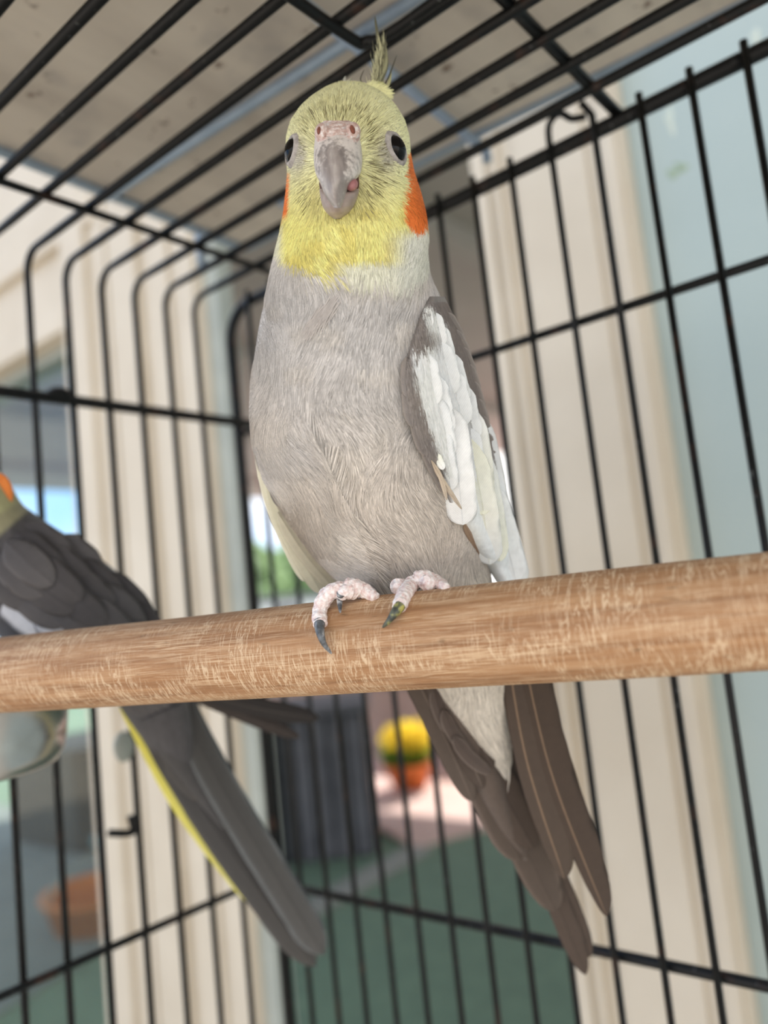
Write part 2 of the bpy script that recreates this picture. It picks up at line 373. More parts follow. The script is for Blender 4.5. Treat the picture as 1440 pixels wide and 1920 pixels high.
# ------------------------------------------------------------------ the plywood shelf above the cage
ZBD = H + 0.245; KB = 0.245
shf = empty('plywood_shelf', (0.1, 0.1, ZBD), 'stained plywood board resting on galvanised rods above the cage roof', 'shelf')
XE, YE = 1.415 * KB, 1.545 * KB
a_ = math.radians(3.5)
def rotp(p, c=(XE, YE)):
    dx, dy = p[0] - c[0], p[1] - c[1]; return (c[0] + dx * math.cos(a_) - dy * math.sin(a_), c[1] + dx * math.sin(a_) + dy * math.cos(a_))
def rbox(name, x0, x1, y0, y1, z0, z1, mat):
    V, F = box_geo((x0, y0, z0), (x1, y1, z1)); V = [(*rotp(v), v[2]) for v in V]
    return link(name, mesh(name, V, F, smooth=False), mat, shf)
rbox('board', XE - 0.62, XE, YE - 0.75, YE, ZBD, ZBD + 0.012, m_ply())
rbox('edge_strip', XE - 0.62, XE, YE - 0.001, YE + 0.004, ZBD - 0.003, ZBD + 0.014, M_GALV)
rbox('edge_strip', XE - 0.001, XE + 0.003, YE - 0.75, YE, ZBD - 0.002, ZBD + 0.014, M_GALV)
def rod(name, a, b, drop_a=0, drop_b=0, r=0.0028, z=ZBD - 0.0025):
    A = (*rotp(a), z); B = (*rotp(b), z); P = []
    if drop_a: P += [(A[0], A[1], z - drop_a)]
    P += [A, B]
    if drop_b: P += [(B[0], B[1], z - drop_b)]
    return tube(name, P, r, M_GALV, shf, 10)
p_, q_ = 0.935 * KB, 0.865 * KB
rod('metal_rod', (p_ + 0.012, YE + 0.004), (p_ + 0.012, YE - 0.75), 0.0, 0)
rod('metal_rod', (XE - 0.6, q_ - 0.012), (XE + 0.008, q_ - 0.012), 0, 0.006, z=ZBD - 0.0075)
rod('metal_rod', (XE - 0.035, YE - 0.002), (XE - 0.035, YE + 0.006), 0, 0.022, 0.0032)
rod('metal_rod', (XE - 0.03, YE - 0.10), (XE + 0.004, YE - 0.10), 0, 0.006, 0.0024)
rod('metal_rod', (XE - 0.03, YE - 0.06), (XE + 0.004, YE - 0.06), 0, 0.008, 0.003)

# ------------------------------------------------------------------ the cage
S = 0.33; YC = 1.16 * S; ZR = H + 0.604 * S
cage = empty('bird_cage', (S, YC, H - 0.30), 'black wire bird cage with rounded corners and rusty rails around both birds', 'cage')
def Z(k): return H + k * S
PITCH = 0.0645 * S
wr_n = 0
for k in range(-3, 15):                                   # uprights of the right-hand side
    y = S * (0.184 + 0.0645 * k)
    if y > YC - 0.008: break
    top = ZR + 0.003
    P = [(S - 0.004, y, Z(-0.95)), (S - 0.004, y, top)]
    if k == 4:                                            # the hooked end of one wire
        hk = [(S - 0.004, y, ZR - 0.01), (S - 0.004, y, ZR + 0.006), (S - 0.005, y - 0.003, ZR + 0.0105), (S - 0.006, y - 0.008, ZR + 0.0105), (S - 0.007, y - 0.013, ZR + 0.005), (S - 0.005, y - 0.019, ZR + 0.004)]
        P = [P[0]] + list(smooth_path(hk, 4))
    if k == 3: P = [P[0], (S - 0.004, y, ZR + 0.004), (S - 0.007, y + 0.003, ZR + 0.010)]
    tube('upright_wire', P, 0.0016, M_WIRE, cage, 8)
# heavy frame of the right-hand side: top rail, rounded corner, corner post
fr = [(S, -0.12, ZR - 0.002), (S, YC - 0.035, ZR - 0.002)] + [(S, YC - 0.022 + 0.022 * math.sin(a), ZR - 0.024 + 0.022 * math.cos(a)) for a in np.linspace(0, math.pi / 2, 8)] + [(S, YC, Z(-0.95))]
tube('corner_frame', fr, 0.0035, M_WIRE, cage, 10)
tube('rail', [(S + 0.001, -0.12, Z(0.35)), (S + 0.001, YC, Z(0.35))], 0.0021, M_WIRE, cage)
tube('rail', [(S + 0.001, -0.12, Z(-0.488)), (S + 0.001, YC, Z(-0.488))], 0.0024, M_WIRE, cage)
for k in range(1, 13):                                    # wires bent from the roof into the back
    x = 0.3235 - 0.0211 * k; rb = 0.011
    P = [(x, -0.10, ZR), (x, YC - 0.03, ZR)]
    P += [(x, YC - rb + rb * math.sin(a), ZR - rb + rb * math.cos(a)) for a in np.linspace(0, math.pi / 2, 7)] + [(x, YC, Z(-0.95))]
    tube('bent_wire', P, [0.0023, 0.0022] + [0.0019] * 7 + [0.0017], M_WIRE, cage, 8)
ZRR = ZR + 0.0032
tube('roof_rail', [(-0.02, 1.602 * 0.604 * S, ZR - 0.003), (S, 1.602 * 0.604 * S, ZR - 0.003)], 0.0019, M_WIRE, cage)
tube('roof_rail', [(0.02, 0.565 * 0.604 * S, ZRR), (S, 0.575 * 0.604 * S, ZRR - 0.002)], 0.0026, M_WIRE, cage)
hz = ZR - 0.0035; q0 = 0.795 * 0.604 * S; xq = 1.06 * 0.604 * S
tube('roof_door_frame', list(smooth_path([(0.06, q0, hz), (0.12, q0, hz), (xq - 0.012, q0, hz), (xq - 0.003, q0 - 0.003, hz), (xq, q0 - 0.012, hz), (xq, q0 - 0.05, hz), (xq, -0.05, hz)], 5)), 0.0020, M_WIRE, cage)
tube('back_rail', [(0.0, YC - 0.0045, H + 0.316 * YC), (S + 0.014, YC - 0.0045, H + 0.319 * YC)], 0.0030, M_WIRE, cage)
tube('back_rail', [(0.0, YC - 0.003, H - 0.400 * YC), (S, YC - 0.003, H - 0.400 * YC)], 0.0020, M_WIRE, cage)
V, F = ellipsoid_geo((0.3235 - 0.0211 * 5.45, YC - 0.004, H + 0.325 * YC), np.diag([0.007, 0.004, 0.004]), 8, 12); link('rail_clip', mesh('rail_clip', V, F), M_WIRE, cage)
lt = on(248, 1560, 1, YC - 0.004); lt2 = on(205, 1562, 1, YC - 0.004); lt3 = on(245, 1530, 1, YC - 0.004)
tube('latch', list(smooth_path([lt3, lt, lt2], 5)), 0.0020, M_WIRE, cage, 8)
V, F = ellipsoid_geo(on(232, 1400, 1, YC - 0.001), np.diag([0.006, 0.003, 0.008]), 8, 12); link('rail_clip', mesh('rail_clip', V, F), M_ALU, cage)

# ------------------------------------------------------------------ perch
PR = 0.01225; P0 = at(700, 1207, 0.205); PD = np.array([-0.2563, 0.9666, 0.0]); PD /= np.linalg.norm(PD)
pe_len0, pe_len1 = -0.150, (YC - 0.004 - P0[1]) / PD[1]
def make_perch():
    n = 40; m = 120; V = []
    side = np.array([PD[1], -PD[0], 0]); L = pe_len1 - pe_len0
    for i in range(m + 1):
        t = i / m; r = PR * (1 + 0.006 * math.sin(9 * t) + 0.004 * math.sin(31 * t + 1))
        e = min(t, 1 - t) * L
        if e < 0.002: r *= 0.93 + 0.07 * (e / 0.002)
        for j in range(n):
            a = 2 * math.pi * j / n; V.append((t * L, r * math.cos(a), r * math.sin(a)))
    F = grid_faces(m + 1, n) + [tuple(range(n)), tuple(range(m * n, m * n + n))[::-1]]
    me = mesh('wooden_perch', V, F); me.materials.append(m_perch())
    o = bpy.data.objects.new('wooden_perch', me); COL.objects.link(o)
    st = P0 + PD * pe_len0
    o.matrix_world = Matrix(((PD[0], -PD[1], 0, st[0]), (PD[1], PD[0], 0, st[1]), (0, 0, 1, st[2]), (0, 0, 0, 1)))
    return tag(o, 'thick round wooden perch, scratched and worn, that the grey-breasted cockatiel grips', 'perch')
make_perch()
def perch_depth(x, y):                                     # depth of the near side of the perch for a pixel, None if missed
    r = rays(x, y); o = CAM - P0; rp = r - PD * (r @ PD); op = o - PD * (o @ PD)
    a = rp @ rp; b = 2 * rp @ op; c = op @ op - PR * PR; q = b * b - 4 * a * c
    if q < 0: return None
    return (-b - math.sqrt(q)) / (2 * a)
#@@BIRDS@@
# ------------------------------------------------------------------ feathers and plumage tools
def feather(name, parent, pts, widths, c0, c1=None, edge=None, tipc=None, curl=0.0, camber=0.07, n=20, m=4, rach=None, shape=(0.16, 0.72), tilt=0.0, notch=0.0, seed=0):
    """pts: (x, y, depth) along the shaft base -> tip; widths: half width in pixels at its widest"""
    P = smooth_path([at(*p) for p in pts], 8); s = np.r_[0, np.cumsum(np.linalg.norm(np.diff(P, axis=0), axis=1))]; s_len = s[-1]; s /= s[-1]
    tt = 1 - (1 - np.linspace(0, 1, n)) ** 1.5; C = np.c_[[np.interp(tt, s, P[:, k]) for k in range(3)]].T
    D = np.interp(tt, s, np.linspace(pts[0][2], pts[-1][2], len(P)))
    T = np.gradient(C, axis=0); T /= np.linalg.norm(T, axis=1)[:, None]
    view = CAM - C; view /= np.linalg.norm(view, axis=1)[:, None]
    sd = np.cross(T, view); sd /= np.linalg.norm(sd, axis=1)[:, None]; nr = np.cross(sd, T)
    if tilt: sd, nr = sd * math.cos(tilt) + nr * math.sin(tilt), nr * math.cos(tilt) - sd * math.sin(tilt)
    wl, wr_ = widths if isinstance(widths, tuple) else (widths, widths)
    a, b = shape
    prof = np.minimum(1, (tt / a) ** 0.6) * np.where(tt > b, np.sqrt(np.clip(1 - ((tt - b) / (1 - b)) ** 2.2, 0, 1)), 1.0)
    prof = np.maximum(prof, 0.05)
    g = np.random.default_rng(seed + 11)
    c0 = s2l(c0); c1 = s2l(c1) if c1 is not None else c0; V = []; Cc = []; Bb = []
    us = np.array([-1, -0.72, -0.4, -0.07, 0, 0.07, 0.4, 0.72, 1.0])
    for layer in (0, 1):
        for i in range(n):
            hw = prof[i] * D[i] / FPX
            for u in us:
                w = hw * (wl if u < 0 else wr_)
                jag = 1 + (0.05 * (g.random() - 0.5) if abs(u) == 1 else 0)
                h = -camber * w * u * u + (0.00018 if layer == 0 else -0.00018) * (1 - abs(u) * 0.9) + (0.00010 if (abs(u) < 0.01 and layer == 0) else 0)
                back = notch * hw * wl * abs(u) * (1 if i > n * 0.7 else 0)
                V.append(C[i] + sd[i] * u * w * jag + nr[i] * (h + curl * tt[i] ** 2) - T[i] * back)
                c = c0 * (1 - tt[i]) + c1 * tt[i]
                if edge is not None: c = c + (s2l(edge) - c) * max(0, (abs(u) - 0.7) / 0.3) * 0.8
                if tipc is not None: c = c + (s2l(tipc) - c) * sstep(0.84, 1.0, tt[i])
                if rach is not None and abs(u) < 0.01: c = c + (s2l(rach) - c) * 0.8
                Cc.append(c); Bb.append(s_len * 9000.0 * tt[i] + abs(u) * w * 9000.0)
    k = len(us); F = []
    for i in range(n - 1):
        for j in range(k - 1):
            q = (i * k + j, (i + 1) * k + j, (i + 1) * k + j + 1, i * k + j + 1)
            F.append(q); F.append(tuple(n * k + v for v in q[::-1]))
        F.append((i * k, n * k + i * k, n * k + (i + 1) * k, (i + 1) * k)); e = k - 1
        F.append((i * k + e, (i + 1) * k + e, n * k + (i + 1) * k + e, n * k + i * k + e))
    return link(name, mesh(name, V, F, col=np.array(Cc), attrs={'barb': Bb}), M_FEATHER, parent)

class Loft:
    """a body described row by row: image row, left and right edge, depth of its axis and half thickness"""
    def __init__(s, rows, y0, y1, sm=9):
        R = np.array(rows, float); yy = np.arange(y0, y1 + 1.0)
        def it(k):
            v = np.interp(yy, R[:, 0], R[:, k]); ker = np.hanning(2 * sm + 1); ker /= ker.sum()
            return np.convolve(np.pad(v, sm, mode='edge'), ker, 'valid')
        s.y = yy; s.xl, s.xr, s.dc, s.b = it(1), it(2), it(3), it(4)
    def q(s, y): return [np.interp(y, s.y, v) for v in ((s.xl + s.xr) / 2, (s.xr - s.xl) / 2, s.dc, s.b)]
    def front(s, x, y):
        xc, a, dc, b = s.q(y); return dc - b * np.sqrt(np.clip(1 - ((x - xc) / a) ** 2, 0, 1))

def strands(name, parent, roots, tips, d0, d1, wid, lift, col, mat):
    """many short barbs, each a tapering three-section ribbon; arrays of pixels and depths"""
    A = at(roots[:, 0], roots[:, 1], d0 - 0.0001); Bq = at(tips[:, 0], tips[:, 1], d1 - lift)
    Mq = (A + Bq) / 2 + (CAM - (A + Bq) / 2) * 0.0008
    T = Bq - A; vw = CAM - A; sd = np.cross(T, vw); sd /= np.linalg.norm(sd, axis=1)[:, None] + 1e-12
    w = wid[:, None]; n = len(A)
    V = np.stack([A - sd * w * 0.7, A + sd * w * 0.7, Mq - sd * w, Mq + sd * w, Bq - sd * w * 0.15, Bq + sd * w * 0.15], 1).reshape(-1, 3)
    base = (np.arange(n) * 6)[:, None]
    F = np.concatenate([base + np.array([[0, 1, 3, 2]]), base + np.array([[2, 3, 5, 4]])], 0)
    me = bpy.data.meshes.new(name); me.vertices.add(len(V)); me.vertices.foreach_set('co', V.ravel())
    me.loops.add(F.size); me.loops.foreach_set('vertex_index', F.ravel())
    me.polygons.add(len(F)); me.polygons.foreach_set('loop_start', np.arange(len(F)) * 4); me.polygons.foreach_set('loop_total', np.full(len(F), 4))
    me.update(calc_edges=True); me.validate()
    a = me.color_attributes.new('Col', 'FLOAT_COLOR', 'POINT'); c4 = np.ones((len(V), 4)); c4[:, :3] = np.repeat(col, 6, 0)
    a.data.foreach_set('color', c4.ravel())
    return link(name, me, mat, parent, kind='stuff')

# ------------------------------------------------------------------ the cockatiel on the perch
bird = empty('cockatiel', P0 + np.array([0.01, 0.01, PR]), 'pale grey cockatiel with yellow face, orange cheeks and white wing patch, gripping the wooden perch', 'bird')
ROWS = [  # y, left, right, axis depth, half thickness
    (153, 640, 672, .2290, .003), (158, 622, 690, .2285, .007), (168, 604, 709, .2275, .0105), (182, 583, 727, .2265, .0135), (200, 564, 742, .2255, .0160),
    (225, 547, 757, .2240, .0183), (255, 539, 765, .2230, .0200), (290, 538, 768, .2222, .0208), (320, 541, 774, .2218, .0212),
    (360, 538, 787, .2215, .0215), (400, 533, 797, .2213, .0218), (440, 525, 802, .2212, .0222), (480, 515, 803, .2212, .0230),
    (510, 508, 806, .2214, .0242), (550, 500, 820, .2218, .0262), (600, 488, 842, .2226, .0288), (660, 478, 858, .2238, .0310), (720, 471, 868, .2252, .0326),
    (780, 469, 878, .2268, .0335), (840, 474, 888, .2286, .0335), (900, 492, 897, .2306, .0325), (950, 522, 903, .2325, .0308), (1000, 556, 908, .2345, .0285),
    (1050, 592, 914, .2368, .0255), (1090, 632, 920, .2390, .0222), (1130, 672, 928, .2412, .0190), (1180, 726, 938, .2440, .0160), (1240, 785, 945, .2490, .0130),
    (1290, 822, 950, .2535, .0110), (1340, 852, 954, .2580, .0092), (1390, 890, 957, .2620, .0068), (1430, 925, 958, .2650, .0040), (1450, 940, 952, .2660, .0015)]
LB = Loft(ROWS, 153, 1450, 7)
BK = np.array([632.0, 300.0])                               # beak centre
fold_y = [700, 760, 850, 930, 1010, 1085, 1115]; fold_x = [520, 560, 608, 648, 684, 716, 730]
def flank(x, y):                                            # the flank feathers lie over the belly, left of this line
    d = np.interp(y, fold_y, fold_x) - x
    return sstep(-5, 5, d) * (1 - 0.75 * sstep(5, 90, d)) * sstep(720, 830, y) * (1 - sstep(1080, 1120, y))
def bird_depth(x, y):
    d = LB.front(x, y) - 0.0030 * flank(x, y)
    d -= 0.0010 * (vnoise(x / 60.0, y / 85.0) - 0.5) * sstep(520, 600, y)
    d -= 0.0022 * np.exp(-(((x - 632) / 60.0) ** 2 + ((y - 320) / 70.0) ** 2))      # the face swells toward the beak
    return d
def bird_color(x, y, rnd):
    x = np.asarray(x, float); y = np.asarray(y, float)
    grey = mix(s2l((208, 205, 203)) * np.ones(x.shape + (3,)), s2l((210, 201, 191)), sstep(600, 980, y))
    grey = grey * (0.90 + 0.2 * vnoise(x / 34.0 + 3, y / 60.0))[..., None]
    grey = mix(grey, s2l((220, 212, 200)), 0.35 * sstep(0.55, 0.8, vnoise(x / 70.0 + 9, y / 40.0)))
    white = s2l((236, 238, 226)) * np.ones(x.shape + (3,))
    yel = mix(s2l((250, 248, 194)) * np.ones(x.shape + (3,)), s2l((248, 240, 152)), sstep(300, 430, y))
    yel = mix(yel, s2l((226, 212, 118)), 0.6 * sstep(0.5, 0.75, vnoise(x / 22.0, y / 30.0)) * sstep(330, 400, y))
    c = yel
    rb = np.hypot((x - BK[0]) / 1.0, (y - BK[1]) / 1.15)
    oliv = np.exp(-((rb - 66) / 32.0) ** 2) * (0.35 + 0.65 * (rnd > 0.5)) * (1 - sstep(380, 430, y))
    c = mix(c, s2l((168, 160, 104)), 0.6 * oliv)
    eye = np.maximum(np.exp(-(((x - 722) / 24.0) ** 2 + ((y - 288) / 30.0) ** 2)), np.exp(-(((x - 562) / 20.0) ** 2 + ((y - 292) / 30.0) ** 2)))
    c = mix(c, s2l((176, 170, 160)), np.clip(eye * 1.1, 0, 0.85))
    side = sstep(700, 800, x) * sstep(405, 440, y)          # white side of the neck
    c = mix(c, white, np.clip(side * 1.25, 0, 1)); low = sstep(474, 490, y) * sstep(600, 660, x); c = mix(c, white, 0.85 * low)
    c = mix(c, white, 0.8 * sstep(545, 522, x) * sstep(400, 440, y))
    # orange cheeks
    cxr = np.interp(y, [285, 320, 360, 400, 425], [772, 776, 774, 778, 786]); hw = np.interp(y, [278, 290, 330, 380, 408, 424], [1, 9, 18, 27, 26, 8])
    o1 = sstep(1.15, 0.8, np.abs(x - cxr) / hw) * (y > 278) * (y < 426)
    o2 = sstep(548, 541, x) * sstep(318, 335, y) * sstep(412, 396, y)
    c = mix(c, s2l((250, 134, 62)), np.clip(o1 + o2, 0, 1))
    edge = np.interp(x, [500, 540, 600, 640, 700, 760, 810], [470, 488, 506, 504, 512, 514, 508]) + 14 * (rnd - 0.5)
    c = mix(c, grey, sstep(-5, 5, y - edge))
    c = mix(c, s2l((214, 206, 194)) * np.ones(x.shape + (3,)), sstep(1120, 1180, y))
    return c
def make_body():
    ys = np.concatenate([np.linspace(153.2, 240, 40), np.linspace(244, 1449.5, 250)]); m = 144
    th = np.linspace(0, 2 * np.pi, m, endpoint=False); YY, TH = np.meshgrid(ys, th, indexing='ij')
    xc, a, dc, b = LB.q(YY); X = xc + a * np.cos(TH); fr = np.sin(TH)
    Dp = np.where(fr >= 0, 0, 1); D = np.where(fr >= 0, dc - b * fr, dc - b * fr)
    corr = bird_depth(X, YY) - LB.front(X, YY); D = D + corr * np.clip(fr, 0, 1)
    V = at(X.ravel(), YY.ravel(), D.ravel()); c = bird_color(X.ravel(), YY.ravel(), np.full(X.size, 0.5))
    back = (fr.ravel() < -0.2)
    c[back & (YY.ravel() > 470)] = s2l((128, 120, 114))
    n = len(ys); F = grid_faces(n, m) + [tuple(range(m)), tuple(range((n - 1) * m, n * m))[::-1]]
    return link('body', mesh('body', V, F, col=c), M_PLUME, bird)
body = make_body()

def body_strands(N, seed):
    g = np.random.default_rng(seed)
    y = np.concatenate([156 + (510 - 156) * g.random(int(N * 0.34)), 490 + (1125 - 490) * g.random(int(N * 0.58)), 1120 + 325 * g.random(int(N * 0.08))])
    xc, a, dc, b = LB.q(y); n = len(y)
    th = np.pi * (0.5 + (g.random(n) - 0.5) * 1.06); x = xc + a * np.cos(th) * 1.0
    # flow: radial around the beak on the head, down the body below
    rad = np.c_[x - BK[0], (y - BK[1]) * 1.0]; rr = np.linalg.norm(rad, axis=1); rad /= rr[:, None] + 1e-6
    x2, a2 = LB.q(y + 12)[:2]; dwn = np.c_[(x2 + (x - xc) / a * a2 - x), np.full(n, 12.0)]
    dwn[:, 0] += 5.0 * np.sin(y / 47.0 + x / 61.0) + 7.0 * (vnoise(x / 45.0, y / 70.0) - 0.5) * 2
    fl = flank(x, y) > 0.5; dwn[fl, 0] += 5.0
    dwn[:, 0] += (634 - x) * 0.14 * np.exp(-((x - 634) / 55.0) ** 2) * sstep(405, 440, y) * (1 - sstep(490, 540, y))
    dwn /= np.linalg.norm(dwn, axis=1)[:, None]
    wr0 = (1 - sstep(350, 440, y)) * (1 - 0.5 * sstep(120, 190, rr)); dirv = rad * wr0[:, None] + dwn * (1 - wr0)[:, None]
    dirv += g.normal(size=(n, 2)) * 0.06; dirv /= np.linalg.norm(dirv, axis=1)[:, None] + 1e-9
    keep = ~((np.abs(x - BK[0]) < 38) & (y > 240) & (y < 345)) & ~((np.abs(x - 634) < 30) & (y >= 340) & (y < 396))
    keep &= (((x - 744) / 14.0) ** 2 + ((y - 279) / 24.0) ** 2 > 1) & (((x - 548) / 10.0) ** 2 + ((y - 282) / 22.0) ** 2 > 1)
    L = np.where(y < 500, 16 + 12 * g.random(n), 30 + 26 * g.random(n)); L = np.where(rr < 110, L * 0.9, L)
    ein = np.minimum(((x - 744) / 40.0) ** 2 + ((y - 279) / 50.0) ** 2, ((x - 548) / 32.0) ** 2 + ((y - 282) / 45.0) ** 2) < 1
    L = np.where(ein, 7, L)
    top = lambda q: 153 + 62 * np.clip(np.abs(q - 656) / 118.0, 0, 1) ** 2.1
    tip = np.c_[x, y] + dirv * L[:, None]
    for _ in range(3):
        tc_, ta_ = LB.q(tip[:, 1])[:2]; bad = (np.abs(tip[:, 0] - tc_) > ta_ * 1.0 + 3) | (tip[:, 1] < top(tip[:, 0]) - 3)
        L = np.where(bad, L * 0.45, L); tip = np.c_[x, y] + dirv * L[:, None]
    tc_, ta_ = LB.q(tip[:, 1])[:2]; tip[:, 0] = np.clip(tip[:, 0], tc_ - ta_ - 4, tc_ + ta_ + 4)
    d0 = bird_depth(x, y); d1 = bird_depth(tip[:, 0], tip[:, 1])
    rnd = g.random(n); col = bird_color(x, y, rnd)
    v = 0.74 + 0.46 * g.random(n); v = np.where(g.random(n) < 0.14, v * 0.72, v)
    col = np.clip(col * v[:, None], 0, 0.95)
    wid = np.where(y < 500, 0.00012, 0.00013) * (0.7 + 0.7 * g.random(n)); lift = 0.00025 + 0.0004 * g.random(n)
    k = keep
    return strands('plumage', bird, np.c_[x, y][k], tip[k], d0[k], d1[k], wid[k], lift[k], col[k], M_BARB)
body_strands(120000, 3)
def face_bristles():                                        # dark bristles fanning out round the beak and brow
    g = np.random.default_rng(21); n = 420
    ang = g.random(n) * 2 * np.pi; r = 50 + 52 * g.random(n) ** 1.3
    x = BK[0] + r * np.cos(ang); y = 300 + r * 1.12 * np.sin(ang)
    k = (y < 392) & ~((np.abs(x - BK[0]) < 48) & (y > 232) & (y < 350)) & ~((np.abs(x - 634) < 46) & (y > 330))
    k &= (((x - 744) / 24.0) ** 2 + ((y - 279) / 32.0) ** 2 > 1) & (((x - 548) / 18.0) ** 2 + ((y - 282) / 30.0) ** 2 > 1)
    x, y = x[k], y[k]; n = len(x); d = np.c_[x - BK[0], y - 300]; d /= np.linalg.norm(d, axis=1)[:, None]; d += g.normal(size=(n, 2)) * 0.12
    tip = np.c_[x, y] + d * (16 + 20 * g.random(n))[:, None]; c = np.where(g.random(n)[:, None] < 0.6, s2l((112, 104, 66)), s2l((136, 128, 100)))
    k2 = np.abs(tip[:, 0] - LB.q(tip[:, 1])[0]) < LB.q(tip[:, 1])[1] * 0.97; x, y, tip, c = x[k2], y[k2], tip[k2], c[k2]; n = len(x)
    strands('bristles', bird, np.c_[x, y], tip, bird_depth(x, y) - 0.0002, bird_depth(*tip.T) - 0.0003, np.full(n, 0.00008), np.full(n, 0.0005), c, M_BARB)
face_bristles()
def tuft():                                                 # a few pale stray feathers on the breast
    g = np.random.default_rng(8); n = 260; t = g.random(n); x = 586 + 46 * t + g.normal(size=n) * 5; y = 606 - 46 * t + g.normal(size=n) * 6
    tip = np.c_[x - 14 - 8 * g.random(n), y + 22 + 12 * g.random(n)]
    strands('tuft', bird, np.c_[x, y], tip, bird_depth(x, y) - 0.0004, bird_depth(*tip.T) - 0.0006, np.full(n, 0.00014), np.full(n, 0.0010), np.tile(s2l((206, 200, 196)), (n, 1)) * (0.85 + 0.2 * g.random(n))[:, None], M_BARB)
tuft()

# --- eyes
M_EYE = NM('black_eye', 0.08, (8, 7, 7), spec=0.22).m
def eye(x, y, ry, label):
    d = 2.0; p = lambda X, Y: at(X, Y, float(bird_depth(np.array(X, float), np.array(Y, float))))
    c = p(x, y); tu = p(x, y - 6) - p(x, y + 6); tu /= np.linalg.norm(tu); sx = 1 if x > 650 else -1
    tx = p(x + 5 * sx, y) - p(x - 5 * sx, y); tx -= tu * (tx @ tu); tx /= np.linalg.norm(tx)
    nn = np.cross(tx, tu); nn = nn if nn @ (CAM - c) > 0 else -nn
    r = ry * 0.213 / FPX
    V, F = ellipsoid_geo(c + nn * 0.0001, (tx * r * 0.92, tu * r, nn * r * 0.62), 16, 28)
    e = link('eye', mesh('eye', V, F), M_EYE, bird)
    n = 28; V = []; ring = [(1.0, 0.0000), (1.05, 0.0008), (1.16, 0.0009), (1.30, 0.0006), (1.48, -0.0004)]
    g = np.random.default_rng(5)
    for rr, h in ring:
        for j in range(n):
            a = 2 * math.pi * j / n; k = 1 + 0.04 * (g.random() - 0.5); V.append(c + (tx * math.cos(a) * 0.92 + tu * math.sin(a)) * r * rr * k + nn * h)
    link('eyelid', mesh('eyelid', V, grid_faces(len(ring), n)), plain('grey_eye_skin', (186, 180, 176), 0.85, (140, 134, 130), 700), bird)
    return e
eye(743, 279, 24, 'right'); eye(548, 282, 22, 'left')

# --- beak, cere, lower mandible, tongue
def beak_mat():
    k = NM('grey_beak', 0.38, (150, 142, 140), spec=0.5)
    c = k.ramp(k.noise(k.coord((1, 1, 0.25)), 420, 4), [(0.3, (118, 110, 108)), (0.55, (154, 146, 142)), (0.75, (186, 179, 172))])
    fk = k.n('ShaderNodeAttribute', attribute_name='flake'); ad = k.n('ShaderNodeMath', operation='ADD')
    k.l(k.noise(k.coord(), 480, 6, 0.8), ad.inputs[0]); k.l(fk.outputs['Fac'], ad.inputs[1])
    c = k.mixc(c, rgba((226, 218, 212)), k.ramp(ad.outputs[0], [(0.56, BW(0)), (0.70, BW(0.9))]))
    k.color(c); k.bump(k.noise(k.coord(), 900, 4), 0.4, 0.0004); return k.m
M_BEAK = beak_mat()
M_CERE = NM('flaky_cere', 0.85); _v = M_CERE.coord()
M_CERE.color(M_CERE.ramp(M_CERE.noise(_v, 800, 4, 0.7), [(0.35, (186, 152, 142)), (0.5, (214, 190, 182)), (0.62, (238, 234, 232))])); M_CERE.bump(M_CERE.noise(_v, 700, 5, 0.7), 0.8, 0.0007); M_CERE = M_CERE.m
def front_loft(name, rows, mat, parent, m=28, power=2.0, keel=0.0, back=0.004, noise=0.0):
    """rows: y, centre x, half width, front depth, edge depth"""
    R = np.array(rows, float); n = 36; ys = np.linspace(R[0, 0], R[-1, 0], n); I = [np.interp(ys, R[:, 0], R[:, k]) for k in range(5)]
    ker = np.array([1, 2, 3, 2, 1]) / 9.0; I = [I[0]] + [np.convolve(np.pad(v, 2, mode='edge'), ker, 'valid') for v in I[1:]]
    V = []; fl = []
    for i in range(n):
        y, xc, hw, fd, ed = [q[i] for q in I]
        for j in range(m):
            a = 2 * math.pi * j / m; u = math.cos(a); s = math.sin(a)
            if s >= 0: d = ed - (ed - fd) * (s ** (2.0 / power)) - keel * math.exp(-(u / 0.25) ** 2) * (s > 0)
            else: d = ed - back * s
            nz = noise * (vnoise(np.array(i * 0.9), np.array(j * 0.8)) - 0.5)
            V.append(at(xc + hw * u, y, d + float(nz))); uu = u + 0.2
            fl.append(0.20 * float(sstep(322, 250, y + 26 * abs(uu))) + 0.16 * float(sstep(0.3, 0.75, abs(uu))) * float(sstep(352, 325, y)) - 0.10 * float(sstep(0.35, 0.1, abs(uu))) * float(sstep(262, 285, y)))
    F = grid_faces(n, m) + [tuple(range(m)), tuple(range((n - 1) * m, n * m))[::-1]]
    return link(name, mesh(name, V, F, attrs={'flake': fl}), mat, parent)
front_loft('upper_beak', [(236, 632, 30, .1975, .2000), (250, 632, 40, .1935, .2000), (270, 633, 44, .1905, .1995), (295, 634, 46, .1885, .1985), (312, 634, 45, .1878, .1975), (328, 634, 42, .1874, .1965),
    (338, 632, 34, .1874, .1950), (348, 628, 26, .1876, .1935), (362, 628, 21, .1882, .1925), (374, 630, 16, .1890, .1920), (384, 632, 11, .1898, .1918), (390, 633, 4, .1906, .1916)], M_BEAK, bird, keel=0.0005)
def lobe(x, y, rx, ry, d, th, mat, name, parent, tilt=0.0):
    c = at(x, y, d); k = d / FPX
    return link(name, mesh(name, *ellipsoid_geo(c, ((CR * math.cos(tilt) - CU * math.sin(tilt)) * rx * k, (CU * math.cos(tilt) + CR * math.sin(tilt)) * ry * k, rays(x, y) * th), 14, 22)), mat, parent)
